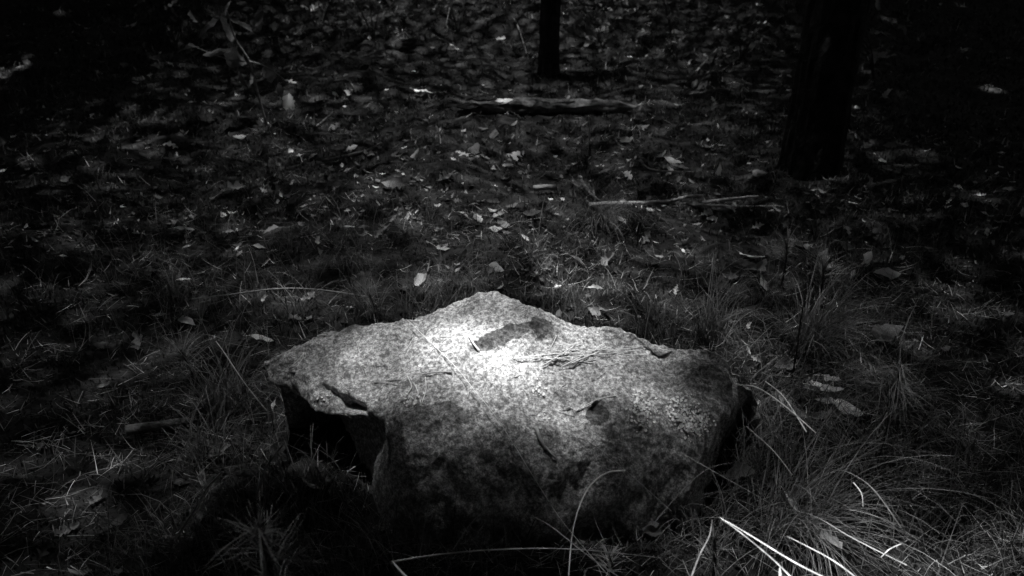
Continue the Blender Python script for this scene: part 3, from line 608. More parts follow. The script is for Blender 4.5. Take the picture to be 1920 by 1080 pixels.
# ---------------------------------------------------------------- single fallen leaves: (px, py, width in px, shape, tone, yaw deg, tilt deg, roll deg, height, label)
P_, L_, D_ = 'pale_leaf', 'leaf', 'dull_leaf'
LEAVES = [
 (345, 427, 38, 'lance', P_, 3, 14, 0, .03, 'bright narrow leaf lying alone on dark moss at the far left'),
 (543, 193, 40, 'ovate', P_, 95, 62, 12, .05, 'pale leaf standing upright below the leafy sapling'),
 (250, 48, 30, 'ovate', P_, 15, 30, 0, .05, 'pale leaf cut by the left edge near the top'),
 (515, 49, 18, 'ovate', P_, 80, 60, 0, .15, 'small bright leaf right of the sapling top'),
 (594, 14, 26, 'ovate', P_, 10, 50, 0, .10, 'bright leaf at the top edge above the sapling'),
 (578, 27, 30, 'lance', L_, 65, 50, 0, .08, 'slim leaf hanging under the bright top edge leaf'),
 (545, 153, 26, 'oak', P_, -20, 30, 0, .03, 'pale ragged leaf just above the upright one'),
 (793, 170, 50, 'oak', P_, 170, 24, 10, .06, 'large bright oak leaf left of the rotten log'),
 (437, 356, 52, 'oak', L_, 20, 38, 0, .03, 'big lobed oak leaf on the moss at left'),
 (321, 272, 32, 'oak', P_, 5, 18, 0, .02, 'pale curled leaf at the left above the lobed oak leaf'),
 (735, 342, 44, 'ovate', L_, 170, 20, -15, .05, 'broad curled leaf casting a dark shadow on the moss'),
 (660, 278, 24, 'ovate', P_, 30, 35, 0, .03, 'small pale leaf at the end of the thin bent stick'),
 (502, 300, 26, 'ovate', D_, 80, 62, 0, .04, 'dull oval leaf propped upright, the larger of two'),
 (523, 304, 18, 'ovate', D_, 85, 62, 0, .03, 'dull oval leaf propped upright, the smaller of two'),
 (630, 238, 30, 'oak', L_, 50, 40, 30, .03, 'crumpled leaf below the crooked twig'),
 (868, 287, 30, 'oak', P_, 160, 30, 0, .02, 'pale lobed leaf touching a broader one mid clearing'),
 (889, 280, 30, 'ovate', L_, 70, 40, 0, .03, 'broad grey leaf on the right of a touching pair'),
 (964, 293, 42, 'oak', P_, 62, 48, 0, .04, 'bright lobed leaf standing on its stalk mid clearing'),
 (885, 299, 24, 'ovate', D_, 10, 30, 0, .02, 'dull round leaf under the touching pair'),
 (835, 334, 36, 'oak', L_, 215, 25, 0, .02, 'grey oak leaf pointing down left mid clearing'),
 (742, 288, 18, 'ovate', L_, 20, 40, 0, .02, 'small grey leaf right of the pale stick leaf'),
 (1175, 262, 26, 'ovate', P_, 10, 18, 0, .03, 'bright flat leaf right of the upright dry stalk'),
 (1262, 300, 40, 'lance', P_, -25, 18, 10, .03, 'long pale leaf, upper of two above the branch'),
 (1275, 312, 34, 'lance', L_, -30, 18, 10, .03, 'long grey leaf, lower of two above the branch'),
 (1347, 321, 36, 'lance', P_, 76, 60, 20, .03, 'bright rolled leaf standing on edge above the branch'),
 (1425, 324, 28, 'ovate', L_, -20, 30, 0, .03, 'pointed grey leaf left of the thick pine'),
 (868, 402, 32, 'lance', P_, -28, 15, 0, .02, 'bright slim leaf behind the boulder, leftmost of a cluster'),
 (896, 410, 26, 'ovate', P_, -60, 30, 0, .02, 'bright pointed leaf behind the boulder, second in the cluster'),
 (936, 404, 24, 'ovate', P_, 8, 18, 0, .02, 'bright flat leaf behind the boulder, topmost in the cluster'),
 (945, 421, 24, 'ovate', P_, -20, 30, 0, .03, 'bright oval leaf behind the boulder, right in the cluster'),
 (930, 428, 26, 'ovate', P_, 5, 16, 0, .02, 'bright flat leaf behind the boulder, lowest in the cluster'),
 (998, 398, 34, 'ovate', L_, 5, 30, 0, .03, 'broad grey leaf right of the bright cluster'),
 (1024, 388, 34, 'ovate', D_, 10, 40, 0, .03, 'dull broad leaf below the flat bark strip'),
 (963, 385, 30, 'lance', L_, 10, 14, 0, .02, 'slim grey leaf above the bright cluster'),
 (890, 383, 24, 'lance', L_, 15, 14, 0, .02, 'slim grey leaf over the bright slim one'),
 (925, 378, 26, 'ovate', D_, -20, 30, 0, .02, 'dull leaf at the top of the bright cluster'),
 (1141, 486, 34, 'ovate', P_, 30, 45, 0, .03, 'bright round leaf behind the right half of the boulder'),
 (789, 522, 34, 'ovate', P_, 50, 48, 0, .04, 'bright square leaf behind the left half of the boulder'),
 (931, 502, 30, 'ovate', P_, -15, 35, 25, .03, 'bright cupped leaf behind the peak of the boulder'),
 (834, 465, 20, 'ovate', P_, 10, 18, 0, .02, 'small bright leaf above the bright square leaf'),
 (868, 479, 28, 'ovate', L_, 70, 50, 50, .03, 'folded cup shaped leaf above the boulder peak'),
 (985, 446, 22, 'lance', P_, -50, 30, 0, .02, 'small bright oblong leaf below the grey pair'),
 (1082, 487, 32, 'lance', L_, -40, 25, 0, .03, 'slim grey leaf left of the bright round leaf'),
 (1116, 540, 32, 'lance', P_, -8, 14, 0, .05, 'bright narrow leaf just behind the right shoulder of the boulder'),
 (1211, 445, 30, 'oak', L_, 60, 45, 0, .04, 'pale ragged leaf under the branch'),
 (1325, 400, 22, 'oak', P_, 20, 40, 0, .03, 'pale ragged leaf touching the right part of the branch'),
 (1428, 497, 30, 'ovate', L_, 60, 50, 30, .05, 'curled leaf, upper of two at right behind the boulder'),
 (1433, 530, 34, 'lance', P_, -75, 50, 30, .04, 'bright curled leaf, lower of two at right behind the boulder'),
 (1664, 510, 46, 'ovate', P_, 175, 22, 0, .05, 'pale oval leaf at the right edge in mid height'),
 (1664, 620, 60, 'ovate', L_, 5, 22, 0, .10, 'broad grey leaf at the right edge above the pine needles'),
 (1600, 513, 26, 'lance', L_, 60, 40, 0, .03, 'small grey leaf left of the pale right edge leaf'),
 (1612, 600, 22, 'lance', L_, 10, 20, 0, .03, 'slim grey leaf above the drooping tussock'),
 (1405, 610, 15, 'ovate', P_, 40, 40, 0, .06, 'tiny bright leaf right of the boulder shoulder'),
 (1417, 674, 22, 'oak', P_, -40, 35, 0, .05, 'small crumpled bright leaf beside the propped stick'),
 (1404, 657, 18, 'lance', P_, -65, 45, 0, .06, 'slim pale leaf just above the crumpled bright one'),
 (1545, 729, 68, 'lance', L_, -6, 16, 0, .05, 'long curled leaf lying right of the boulder'),
 (1592, 763, 54, 'ovate', P_, -22, 26, 0, .04, 'bright broad leaf lying right of the boulder'),
 (1552, 752, 44, 'lance', P_, -14, 16, 0, .03, 'slim pale leaf tucked between the long curled and bright broad ones'),
 (1532, 722, 28, 'ovate', P_, -30, 30, 0, .07, 'small pale leaf on top of the long curled one'),
 (1472, 688, 40, 'ovate', L_, -10, 30, 0, .03, 'grey leaf behind the dark upright stem'),
 (1562, 712, 34, 'ovate', L_, -30, 35, 0, .04, 'rounded grey leaf above the long curled one'),
 (1540, 778, 52, 'lance', L_, 5, 16, 0, .02, 'grey leaf half buried under the bright broad one'),
 (1490, 772, 60, 'lance', L_, -20, 14, 10, .04, 'long grey leaf at the right foot of the boulder'),
 (1475, 750, 40, 'ovate', L_, -55, 40, 0, .05, 'tilted grey leaf at the right foot of the boulder'),
 (490, 632, 48, 'lance', P_, -8, 16, 0, .04, 'long leaf lying behind the left tip of the boulder'),
 (258, 641, 46, 'oak', L_, -55, 40, 0, .04, 'crumpled grey leaf at the left edge behind the boulder'),
 (350, 603, 34, 'ovate', L_, -20, 36, 0, .05, 'grey leaf perched left of the boulder'),
 (412, 845, 44, 'ovate', L_, 24, 32, 0, .05, 'grey pointed leaf in the dark left of the boulder foot'),
 (598, 450, 18, 'ovate', P_, 70, 40, 0, .02, 'small triangular pale leaf on the dark moss at left'),
 (448, 458, 24, 'lance', L_, 4, 12, 0, .02, 'flat grey leaf on moss at left, left one of two'),
 (485, 462, 30, 'lance', L_, -6, 12, 0, .02, 'flat grey leaf on moss at left, right one of two'),
 (712, 436, 26, 'oak', L_, 60, 45, 0, .03, 'pale ragged leaf left of the bright cluster'),
 (655, 424, 22, 'lance', P_, 10, 12, 0, .04, 'thin bright leaf left of the pale ragged one'),
 (1640, 104, 34, 'ovate', L_, 60, 50, 0, .10, 'grey leaf right of the thick pine, left one of a pair'),
 (1664, 104, 40, 'ovate', L_, 10, 50, 0, .10, 'grey leaf right of the thick pine, right one of a pair'),
 (1647, 7, 26, 'ovate', L_, 85, 60, 0, .15, 'grey leaf in the top right corner'),
 (1665, 175, 26, 'ovate', L_, 30, 40, 0, .05, 'grey leaf at the right edge below the pair'),
 (1643, 60, 24, 'lance', L_, -35, 40, 0, .08, 'slim grey leaf at the right edge above the pair'),
 (1590, 213, 26, 'lance', L_, -25, 26, 0, .03, 'slim grey leaf close to the right of the thick pine'),
 (1602, 92, 28, 'oak', L_, 15, 30, 0, .03, 'ragged grey leaf close to the right of the thick pine'),
 (1410, 36, 26, 'ovate', D_, 80, 60, 0, .10, 'dull round leaf left of the thick pine near the top'),
 (1322, 845, 50, 'ovate', D_, 30, 40, 0, .18, 'dull leaf leaning on the right front of the boulder'),
 (1256, 826, 36, 'ovate', D_, 15, 40, 0, .17, 'small dull leaf against the lichen of the boulder'),
 (1390, 889, 60, 'ovate', D_, 4, 34, 0, .10, 'broad dull leaf under the arching grass'),
 (1560, 1016, 52, 'ovate', L_, -60, 40, 0, .12, 'spotted leaf caught in the bright grass'),
 (1484, 940, 42, 'lance', P_, -62, 40, 0, .12, 'crumpled pale leaf caught in the middle of the big tussock'),
 (1225, 998, 36, 'ovate', D_, 10, 38, 0, .08, 'dull leaf at the foot of the boulder left of the big tussock'),
 (1215, 980, 46, 'ovate', D_, -15, 34, 0, .07, 'dull broad leaf above the feathery seedling'),
 (520, 985, 0, 'ovate', L_, 0, 0, 0, 0, ''),
 (1270, 62, 24, 'ovate', L_, 10, 40, 0, .03, 'grey leaf between the pines near the top'),
 (950, 43, 26, 'oak', L_, 0, 40, 0, .05, 'grey ragged leaf left of the slim pine near the top'),
 (1140, 55, 26, 'ovate', L_, 20, 40, 0, .05, 'grey leaf right of the slim pine near the top'),
 (1105, 82, 22, 'ovate', L_, 30, 40, 0, .03, 'small grey leaf right of the slim pine trunk'),
 (940, 74, 18, 'ovate', P_, -15, 30, 0, .05, 'small bright leaf left of the slim pine trunk'),
 (1303, 158, 24, 'ovate', L_, 60, 40, 0, .03, 'grey leaf below the slanting dead twigs'),
]
for (px, py, w, kd, mk, yaw, tilt, roll, hgt, lab) in LEAVES:
    if not w: continue
    p = px_path([(px, py, hgt*.5)])[0]
    leaf_obj('fallen_leaf', kd, mk, p, w*depth(p)/F*1.05, math.radians(yaw), math.radians(tilt), math.radians(roll))
    tag(bpy.data.objects[C.objects[-1].name], lab, 'leaf', 'fallen leaves one can pick out')
# the ordinary litter one can count behind the stone
def build_small_leaves():
    X, Y = scatter(420, 0, 560, 240, 1680); k = 0
    for x_, y_ in zip(X, Y):
        if k >= 100: break
        d = float(fbm(x_*1.3+9, y_*1.3, 71, 3))+.5
        if rng.uniform() > np.clip((d-.4)*3.5, .05, 1): continue
        k += 1; kd = ('ovate', 'lance', 'oak')[int(rng.integers(3))]; mk = (L_, D_, P_, P_)[int(rng.integers(4))]
        o = leaf_obj('litter_leaf', kd, mk, Vector((x_, y_, float(gz(x_, y_))+.015)), float(rng.uniform(.03, .08)), float(rng.uniform(0, 6.28)), float(rng.normal(.35, .35)), float(rng.normal(0, .4)))
        q = project(np.array([list(o.location)])); tag(o, litter_label(kd, mk, q[0][0], q[1][0]), 'leaf', 'loose litter leaves behind the boulder')
MARKS = [('the boulder peak', 920, 545), ('the left tip of the boulder', 500, 690), ('the right shoulder of the boulder', 1235, 650), ('the left end of the rotten log', 880, 200), ('the right end of the rotten log', 1185, 205), ('the foot of the slim pine', 1029, 137),
 ('the foot of the thick pine', 1520, 318), ('the leafy sapling', 430, 90), ('the upright pale leaf', 543, 193), ('the left end of the long branch', 1110, 388), ('the right end of the long branch', 1440, 392), ('the forked stick', 1108, 360), ('the upright dry stalk', 1105, 245), ('the bright round leaf', 1141, 486),
 ('the bright square leaf', 789, 522), ('the large bright oak leaf', 793, 170), ('the big lobed oak leaf', 437, 356), ('the bright narrow leaf at far left', 345, 427), ('the broad curled leaf', 735, 342), ('the bright leaf cluster', 915, 410), ('the bright standing lobed leaf', 964, 293), ('the thin bent stick', 660, 290),
 ('the pair of grey leaves at right', 1650, 104), ('the pale oval leaf at the right edge', 1664, 510), ('the spiky pine seedling', 1476, 455), ('the slanting dead twig', 1320, 120), ('the pale curled leaf at left', 321, 272), ('the bright rolled leaf', 1347, 321), ('the small triangular pale leaf', 598, 450), ('the drooping dark tussock', 660, 490)]
_used = set()
def litter_label(kd, mk, px, py):
    tone = {'leaf': 'grey', 'dull_leaf': 'dull', 'pale_leaf': 'pale'}[mk]; shape = {'ovate': 'oval', 'lance': 'slim', 'oak': 'lobed'}[kd]; lab = None
    for nm, mx, my in sorted(MARKS, key=lambda m: math.hypot(m[1]-px, m[2]-py)):
        dx, dy = px-mx, py-my
        side = ('left of' if dx < 0 else 'right of') if abs(dx) > abs(dy) else ('behind' if dy < 0 else 'in front of')
        far = 'just ' if math.hypot(dx, dy) < 70 else ''
        lab = 'small %s %s leaf %s%s %s' % (tone, shape, far, side, nm)
        if lab not in _used: break
    _used.add(lab); return lab
build_small_leaves()

# ---------------------------------------------------------------- lichen, needles and twigs on the stone
def lichen(px, py, rx, ry, n, label):
    V, Q = [], []
    for k in range(int(n*1.7)):
        a = rng.uniform(0, 6.28); r = rng.uniform(0, 1)**.4
        p = rock_pt(px+rx*r*math.cos(a)+rng.normal(0, 8), py+ry*r*math.sin(a)+rng.normal(0, 6), .0025); s = rng.uniform(.0009, .0030)
        u = Vector(rng.normal(0, 1, 3)).normalized(); nrm = Vector((rng.normal(0, .5), -.5+rng.normal(0, .4), .8)).normalized(); u = nrm.cross(u).normalized(); w = nrm.cross(u); b = len(V); m = 7
        V.append(p)
        for j in range(m):
            t = 6.283*j/m; rr = s*rng.uniform(.55, 1.25); V.append(p+u*(rr*math.cos(t))+w*(rr*math.sin(t))+nrm*(s*rng.uniform(.0, .35)))
        for j in range(m): Q.append((b, b+1+j, b+1+(j+1) % m))
    o = obj('lichen', make_mesh('lichen', [list(v) for v in V], np.array(Q), M['lichen'], smooth=False), boulder); o['label'] = label; o['kind'] = 'stuff'
lichen(1205, 768, 15, 32, 90, 'pale frilly lichen near the right front edge')
lichen(1275, 770, 18, 28, 80, 'pale frilly lichen, upper part of the largest patch')
lichen(1305, 790, 28, 26, 120, 'pale frilly lichen, widest patch at right')
lichen(770, 746, 14, 6, 26, 'small pale lichen tuft under the crossed needles')
lichen(1010, 731, 6, 6, 12, 'tiny pale lichen dot in the middle')
lichen(1014, 782, 8, 5, 14, 'tiny pale lichen dot lower in the middle')
lichen(610, 742, 12, 8, 10, 'tiny pale lichen on the left flake')

def rock_line(pts, r, m, label, name='pine_needle', cat='needle', grp='dry needles lying on the boulder', lift=.004, sides=5):
    P = [rock_pt(q[0], q[1], lift+(q[2] if len(q) > 2 else 0)) for q in pts]; o = P[0]
    ob = tube_obj(name, [p-o for p in P], r, M[m], None, sides, 9); ob.location = o; return tag(ob, label, cat, grp)
def needle_pair(a, b, c, label, m='dry_needle', r=.0008):
    o = rock_pt(*a, .004); root = empty('pine_needle_pair', o); tag(root, label, 'needles', 'dry needles lying on the boulder')
    for e in (b, c):
        mid = ((a[0]+e[0])/2+3, (a[1]+e[1])/2-2)
        tube_obj('needle', [rock_pt(*q, .002)-o for q in (a, mid, e)], r, M[m], root, 5, 8)
needle_pair((571, 662), (542, 690), (555, 688), 'pair of dry needles at the left tip of the boulder')
needle_pair((791, 757), (767, 707), (799, 705), 'pair of dry needles standing in a V on the boulder')
needle_pair((1082, 771), (1155, 740), (1122, 752), 'pair of dry needles above the dark pit at right')
needle_pair((1012, 686), (1074, 648), (1060, 662), 'pair of dry needles leading into the needle pile')
needle_pair((1180, 660), (1020, 672), (1072, 655), 'long pair of dry needles across the needle pile')
needle_pair((1110, 658), (1135, 641), (1131, 655), 'short needle pair sticking up at the right of the pile')
needle_pair((965, 670), (1090, 660), (1060, 672), 'pair of dry needles left in the needle pile')
needle_pair((1050, 690), (1150, 648), (1130, 646), 'steep pair of dry needles in the needle pile')
needle_pair((700, 716), (752, 712), (745, 722), 'pair of dull needles on the left of the boulder', 'stalk')
needle_pair((1090, 668), (1205, 650), (1190, 658), 'pair of dry needles at the right end of the pile')
rock_line([(880, 627), (886, 645), (900, 658)], .0018, 'dry_needle', 'short pale twig end just above the hot spot of light')
rock_line([(766, 706), (770, 725), (765, 736)], .0012, 'dry_needle', 'single dry needle beside the V of needles')
rock_line([(790, 703), (820, 698), (848, 697)], .0014, 'stalk', 'thin grey twig lying left of the hot spot', 'thin_twig', 'twig')
rock_line([(1004, 800), (1012, 822), (1026, 842), (1042, 860)], [.0035, .003, .0015], 'dry', 'pale dry seed head lying down the front of the boulder', 'seed_head', 'seed head', None)
rock_line([(596, 632), (604, 630), (612, 629)], .002, 'dry', 'tiny bright splinter on the back left rim of the boulder', 'splinter', 'splinter', None)
def needle_pile():
    V, Q, b = [], [], 0
    for k in range(8):
        t = rng.uniform(); a = (980+200*t+rng.normal(0, 10), 672-20*t+rng.normal(0, 5)); L = rng.uniform(25, 80); an = rng.normal(-.3, .6)
        e = (a[0]+L*math.cos(an), a[1]+L*math.sin(an)*.5)
        v, f = tube(smooth_path([rock_pt(*a, .001), rock_pt((a[0]+e[0])/2, (a[1]+e[1])/2, .002), rock_pt(*e, .001)], 5), .0006, 4); V.append(v); Q.append(fix_tris(f)+b); b += len(v)
    o = obj('needle_pile', make_mesh('needle_pile', np.concatenate(V), np.concatenate(Q), M['dry_needle'])); tag(o, 'low drift of dry needles caught on the boulder top', 'needles', kind='stuff')
needle_pile()
def needle_scatter():
    V, Q, b = [], [], 0
    for k in range(26):
        a = (rng.uniform(620, 1190), rng.uniform(625, 770)); L = rng.uniform(12, 48); an = rng.uniform(0, 3.14); e = (a[0]+L*math.cos(an), a[1]+L*math.sin(an)*.6)
        v, f = tube(smooth_path([rock_pt(*a, .001), rock_pt((a[0]+e[0])/2, (a[1]+e[1])/2, .002), rock_pt(*e, .001)], 5), .0006, 4); V.append(v); Q.append(fix_tris(f)+b); b += len(v)
    o = obj('needle_scatter', make_mesh('needle_scatter', np.concatenate(V), np.concatenate(Q), M['dry'])); tag(o, 'loose needle bits strewn across the boulder top', 'needles', kind='stuff')
needle_scatter()

# ---------------------------------------------------------------- grass tussocks
def tuft(name, px, py, n, ln, droop, spread, w, label, tone=(.5, 1.3), heading=None, rad=.03, m='grass', hgt=0.0, seg=7):
    g = ground_pt(px, py); root = g; k = n
    th = rng.uniform(0, 6.28, k) if heading is None else rng.normal(heading[0], heading[1], k)
    r = rad*np.sqrt(rng.uniform(0, 1, k)); a = rng.uniform(0, 6.28, k)
    B = np.stack([r*np.cos(a), r*np.sin(a), np.full(k, -.01)+hgt], -1)
    V, Q, tn = blades(B, th, ln*rng.uniform(.5, 1.15, k), w*rng.uniform(.6, 1.3, k), droop*rng.uniform(.5, 1.2, k), np.abs(rng.normal(spread, spread*.5, k)), seg, tone=rng.uniform(*tone, k))
    o = obj(name, make_mesh(name, V, Q, M[m], tone=tn)); o.location = g; return tag(o, label, 'grass', 'grass tussocks')
E = math.pi
tuft('grass_tussock', 1120, 430, 170, .26, 2.4, .35, .0022, 'fine drooping tussock below the left end of the branch', (.5, 1.1), (-1.2, 1.0), .03)
tuft('grass_tussock', 1190, 425, 60, .2, 2.2, .3, .0022, 'small dark tussock against the middle of the branch', (.3, .8))
tuft('grass_tussock', 1510, 660, 170, .34, 2.3, .35, .0024, 'big drooping tussock right of the boulder', (.5, 1.3), (-.4, 1.0), .04)
tuft('grass_tussock', 1330, 640, 110, .26, 2.2, .3, .0022, 'arching tussock behind the right shoulder of the boulder', (.5, 1.2), None, .04)
tuft('grass_tussock', 1235, 615, 90, .16, 1.6, .3, .0020, 'low tussock touching the back right of the boulder', (.5, 1.2), None, .06)
tuft('grass_tussock', 1060, 575, 70, .14, 1.2, .3, .0020, 'sparse grass just behind the peak of the boulder on the right', (.5, 1.4), None, .08)
tuft('grass_tussock', 800, 582, 90, .15, 1.4, .3, .0020, 'sparse grass just behind the peak of the boulder on the left', (.5, 1.5), None, .09)
tuft('grass_tussock', 870, 535, 120, .14, 2.0, .4, .0018, 'soft mound of fine grass directly behind the boulder peak', (.5, 1.1), None, .08)
tuft('grass_tussock', 690, 585, 80, .16, 2.0, .3, .0020, 'small tussock behind the left back rim of the boulder', (.5, 1.3), None, .04)
tuft('grass_tussock', 660, 500, 130, .18, 2.4, .3, .0020, 'drooping dark tussock on the moss left of the boulder peak', (.3, .8), (-1.5, .8), .04)
tuft('grass_tussock', 560, 590, 50, .15, 2.2, .3, .0022, 'arching grass behind the left tip of the boulder', (.6, 1.5), None, .03)
tuft('grass_tussock', 425, 770, 120, .26, 2.2, .35, .0024, 'ragged tussock standing left of the boulder tip', (.4, 1.3), None, .05)
tuft('grass_tussock', 385, 870, 90, .22, 2.2, .4, .0024, 'lower ragged tussock left of the boulder ledge', (.3, .9), None, .05)
tuft('grass_tussock', 330, 560, 60, .2, 2.3, .4, .0022, 'thin arching tussock at the left edge', (.5, 1.3), None, .04)
tuft('grass_tussock', 1655, 780, 110, .3, 2.2, .4, .0024, 'tussock at the right edge below the broad grey leaf', (.5, 1.2), None, .05)
tuft('grass_tussock', 1420, 800, 90, .2, 1.8, .5, .0024, 'grass fringe against the right end of the boulder', (.5, 1.5), None, .06)
tuft('grass_tussock', 1390, 900, 100, .2, 1.8, .5, .0022, 'grass at the right front corner of the boulder', (.4, 1.2), None, .06)
tuft('grass_tussock', 700, 1060, 120, .14, 1.6, .5, .0018, 'thin grass at the bottom edge left of the boulder foot', (.4, 1.0), None, .09)
tuft('grass_tussock', 870, 1075, 110, .12, 1.6, .5, .0018, 'thin grass at the bottom edge below the boulder', (.4, 1.0), None, .09)
tuft('grass_tussock', 300, 1060, 110, .18, 2.0, .5, .0020, 'thin grass in the bottom left corner', (.3, .9), None, .1)
tuft('grass_tussock', 1620, 900, 140, .26, 2.0, .5, .0022, 'tussock behind the bright grass at the lower right', (.5, 1.4), None, .08)
tuft('grass_tussock', 1560, 560, 60, .2, 2.0, .4, .0022, 'thin dark grass above the big drooping tussock', (.3, .9), None, .05)

tuft('grass_tussock', 1300, 1000, 130, .20, 1.9, .55, .0020, 'loose grass hiding the lower right corner of the boulder foot', (.4, 1.3), None, .07)
tuft('grass_tussock', 1395, 835, 80, .17, 2.0, .6, .0020, 'short grass pressed under the right end of the boulder', (.5, 1.3), None, .05)
def big_tussock():
    root = empty('sedge_tussock', ground_pt(1470, 985)); o = Vector(root.location)
    tag(root, 'large sedge tussock with bright bent blades in the lower right corner', 'grass')
    k = 380; a = rng.uniform(0, 6.28, k); r = .06*np.sqrt(rng.uniform(0, 1, k))
    B = np.stack([r*np.cos(a), r*np.sin(a), np.full(k, -.01)], -1); th = rng.uniform(-2.6, 1.6, k)
    V, Q, tn = blades(B, th, rng.uniform(.12, .40, k), rng.uniform(.0010, .0024, k), rng.uniform(.9, 2.2, k), np.abs(rng.normal(.75, .35, k)), 9, tone=rng.uniform(.4, 1.9, k))
    c = obj('blade_mass', make_mesh('blade_mass', V, Q, M['grass'], tone=tn), root); c['kind'] = 'stuff'
    def bl(pts, w, m='dry'):
        P = smooth_path([at_y(*q)-o for q in pts], 14); n = len(P); V = []; Q = []
        for j, p in enumerate(P):
            t = j/(n-1); ww = w*(1-.8*t**2)*.5; V += [p+np.array([-ww, 0, ww*.4]), p+np.array([0, .3*ww, -.2*ww]), p+np.array([ww, 0, ww*.4])]
        for j in range(n-1):
            i = 3*j; Q += [(i, i+1, i+4, i+3), (i+1, i+2, i+5, i+4)]
        obj('blade', make_mesh('blade', V, np.array(Q), M[m]), root)
    bl([(1560, 1090, .66), (1490, 1055, .68), (1400, 1000, .72), (1349, 970, .75)], .0028)
    bl([(1500, 1100, .70), (1450, 1050, .72), (1390, 1000, .74), (1352, 973, .76)], .0024)
    bl([(1620, 1095, .68), (1560, 1050, .70), (1475, 1005, .74)], .0024)
    bl([(1690, 1020, .80), (1668, 1030, .78), (1652, 1045, .76)], .0026)
    bl([(1463, 1095, .66), (1462, 1064, .68)], .0034)
    bl([(1720, 1010, .85), (1660, 975, .86), (1600, 957, .88), (1570, 955, .9)], .0026, 'stalk')
    bl([(1700, 1060, .75), (1600, 1010, .8), (1520, 965, .85), (1440, 950, .9)], .0020, 'stalk')
    bl([(1690, 990, .95), (1640, 920, .98), (1600, 890, 1.0), (1570, 880, 1.02)], .0022, 'stalk')
    bl([(1600, 905, .98), (1615, 925, .95), (1618, 950, .93)], .0022)
    bl([(1230, 975, .92), (1310, 890, .95), (1370, 868, .97), (1410, 872, .99)], .0018, 'stalk')
    bl([(1295, 1085, .75), (1312, 1040, .77), (1330, 1005, .8), (1335, 975, .82)], .0024, 'twig')
    bl([(1280, 850, .98), (1340, 885, .96), (1420, 930, .94), (1470, 960, .93)], .0020, 'stalk')
    bl([(1400, 800, 1.1), (1450, 845, 1.06), (1485, 890, 1.02)], .0020, 'stalk')
big_tussock()

# long thin stalks leaning across the stone
def stalk(pts, r, m, label):
    P = [at_y(*q) for q in pts]; o = P[0]
    ob = tube_obj('grass_stalk', [p-o for p in P], r, M[m], None, 5, 26); ob.location = o; return tag(ob, label, 'stalk', 'thin stalks in front of the boulder')
def long_stalk():
    P = [at_y(1150, 1090, .93), at_y(1060, 985, 1.0), at_y(1010, 910, 1.04), rock_pt(935, 800, .02), rock_pt(890, 742, .016), rock_pt(850, 690, .014), rock_pt(765, 606, .012)]; o = P[0]
    ob = tube_obj('grass_stalk', [p-o for p in P], [.0008, .0006], M['dry_needle'], None, 5, 30); ob.location = o
    tag(ob, 'long straight stalk slanting across the sunlit top of the boulder', 'stalk', 'thin stalks in front of the boulder')
long_stalk()
stalk([(1065, 1095, .84), (1075, 990, .9), (1100, 920, .95), (1135, 888, .97), (1172, 882, .98)], [.0009, .0016], 'dry_needle', 'stalk arching over to the right in front of the boulder')
stalk([(775, 1095, .75), (752, 1072, .77), (736, 1053, .79)], [.0020, .0016], 'stalk', 'lower half of the kinked stalk along the bottom edge')
stalk([(736, 1053, .79), (820, 1040, .80), (940, 1030, .82), (1080, 1030, .84), (1240, 1046, .86)], [.0013, .0005], 'stalk', 'upper half of the kinked stalk running along the bottom edge')
stalk([(786, 1050, .9), (795, 990, .92), (808, 930, .94)], [.0009, .0005], 'stalk', 'short upright stalk before the dark front of the boulder')
stalk([(850, 1030, .9), (880, 985, .93), (910, 955, .95)], [.0008, .0005], 'stalk', 'faint stalk slanting right before the dark front of the boulder')
stalk([(1260, 960, .95), (1170, 880, 1.0), (1110, 832, 1.05), (1085, 822, 1.07)], [.0008, .0005], 'stalk', 'fine stalk reaching left over the right front of the boulder')
stalk([(1180, 1095, .8), (1100, 1040, .84), (1030, 985, .88), (990, 965, .9)], [.0009, .0005], 'stalk', 'fine stalk crossing behind the arching one')
stalk([(500, 770, 1.22), (460, 720, 1.28), (420, 660, 1.34), (405, 640, 1.37)], [.0012, .0008], 'stalk', 'thin stalk leaning left of the boulder tip')
stalk([(360, 560, 2.0), (430, 552, 2.0), (520, 541, 2.0), (600, 543, 2.0), (690, 556, 1.95)], [.0018, .0012], 'stalk', 'thin stalk lying flat behind the left of the boulder')
stalk([(1530, 812, 1.05), (1470, 760, 1.1), (1420, 727, 1.15), (1385, 722, 1.18)], [.0010, .0012], 'dry', 'bright blade bending over the right end of the boulder, upper one')
stalk([(1512, 810, 1.05), (1470, 745, 1.12), (1435, 715, 1.18)], [.0012, .0009], 'dry', 'bright blade bending over the right end of the boulder, steeper one')

# ---------------------------------------------------------------- pine seedlings
def seedling(px, py, hgt, nl, n, label, up=.4, stem=.003, tone=(.6, 1.3), levels=3, wd=.0013, base=None):
    top = px_path([(px, py, hgt)])[0]; g = Vector((top.x+.01, top.y+.02, float(gz(top.x, top.y)))); root = empty('pine_seedling', g)
    tag(root, label, 'seedling', 'pine seedlings')
    t = top-g; tube_obj('stem', [(0, 0, -.01), (t.x*.3+.004, t.y*.3, t.z*.5), tuple(t)], [stem, stem*.7], M['dark_twig'], root, 6, 8)
    k = n; lv = rng.uniform(0, 1, k)**.6; B = np.outer(.45+.55*lv, np.array(list(t)))
    V, Q, tn = blades(B, rng.uniform(0, 6.28, k), nl*rng.uniform(.6, 1.1, k), np.full(k, wd), rng.uniform(.1, .7, k), np.clip(rng.normal(1.25-up*lv, .35, k), .05, 2.3), 4, tone=rng.uniform(*tone, k))
    c = obj('needles', make_mesh('needles', V, Q, M['needle'], tone=tn), root); c['kind'] = 'stuff'
seedling(483, 985, .40, .070, 190, 'bushy pine seedling close to the camera at the lower left', .1, .004, (.6, 1.0), wd=.0018)
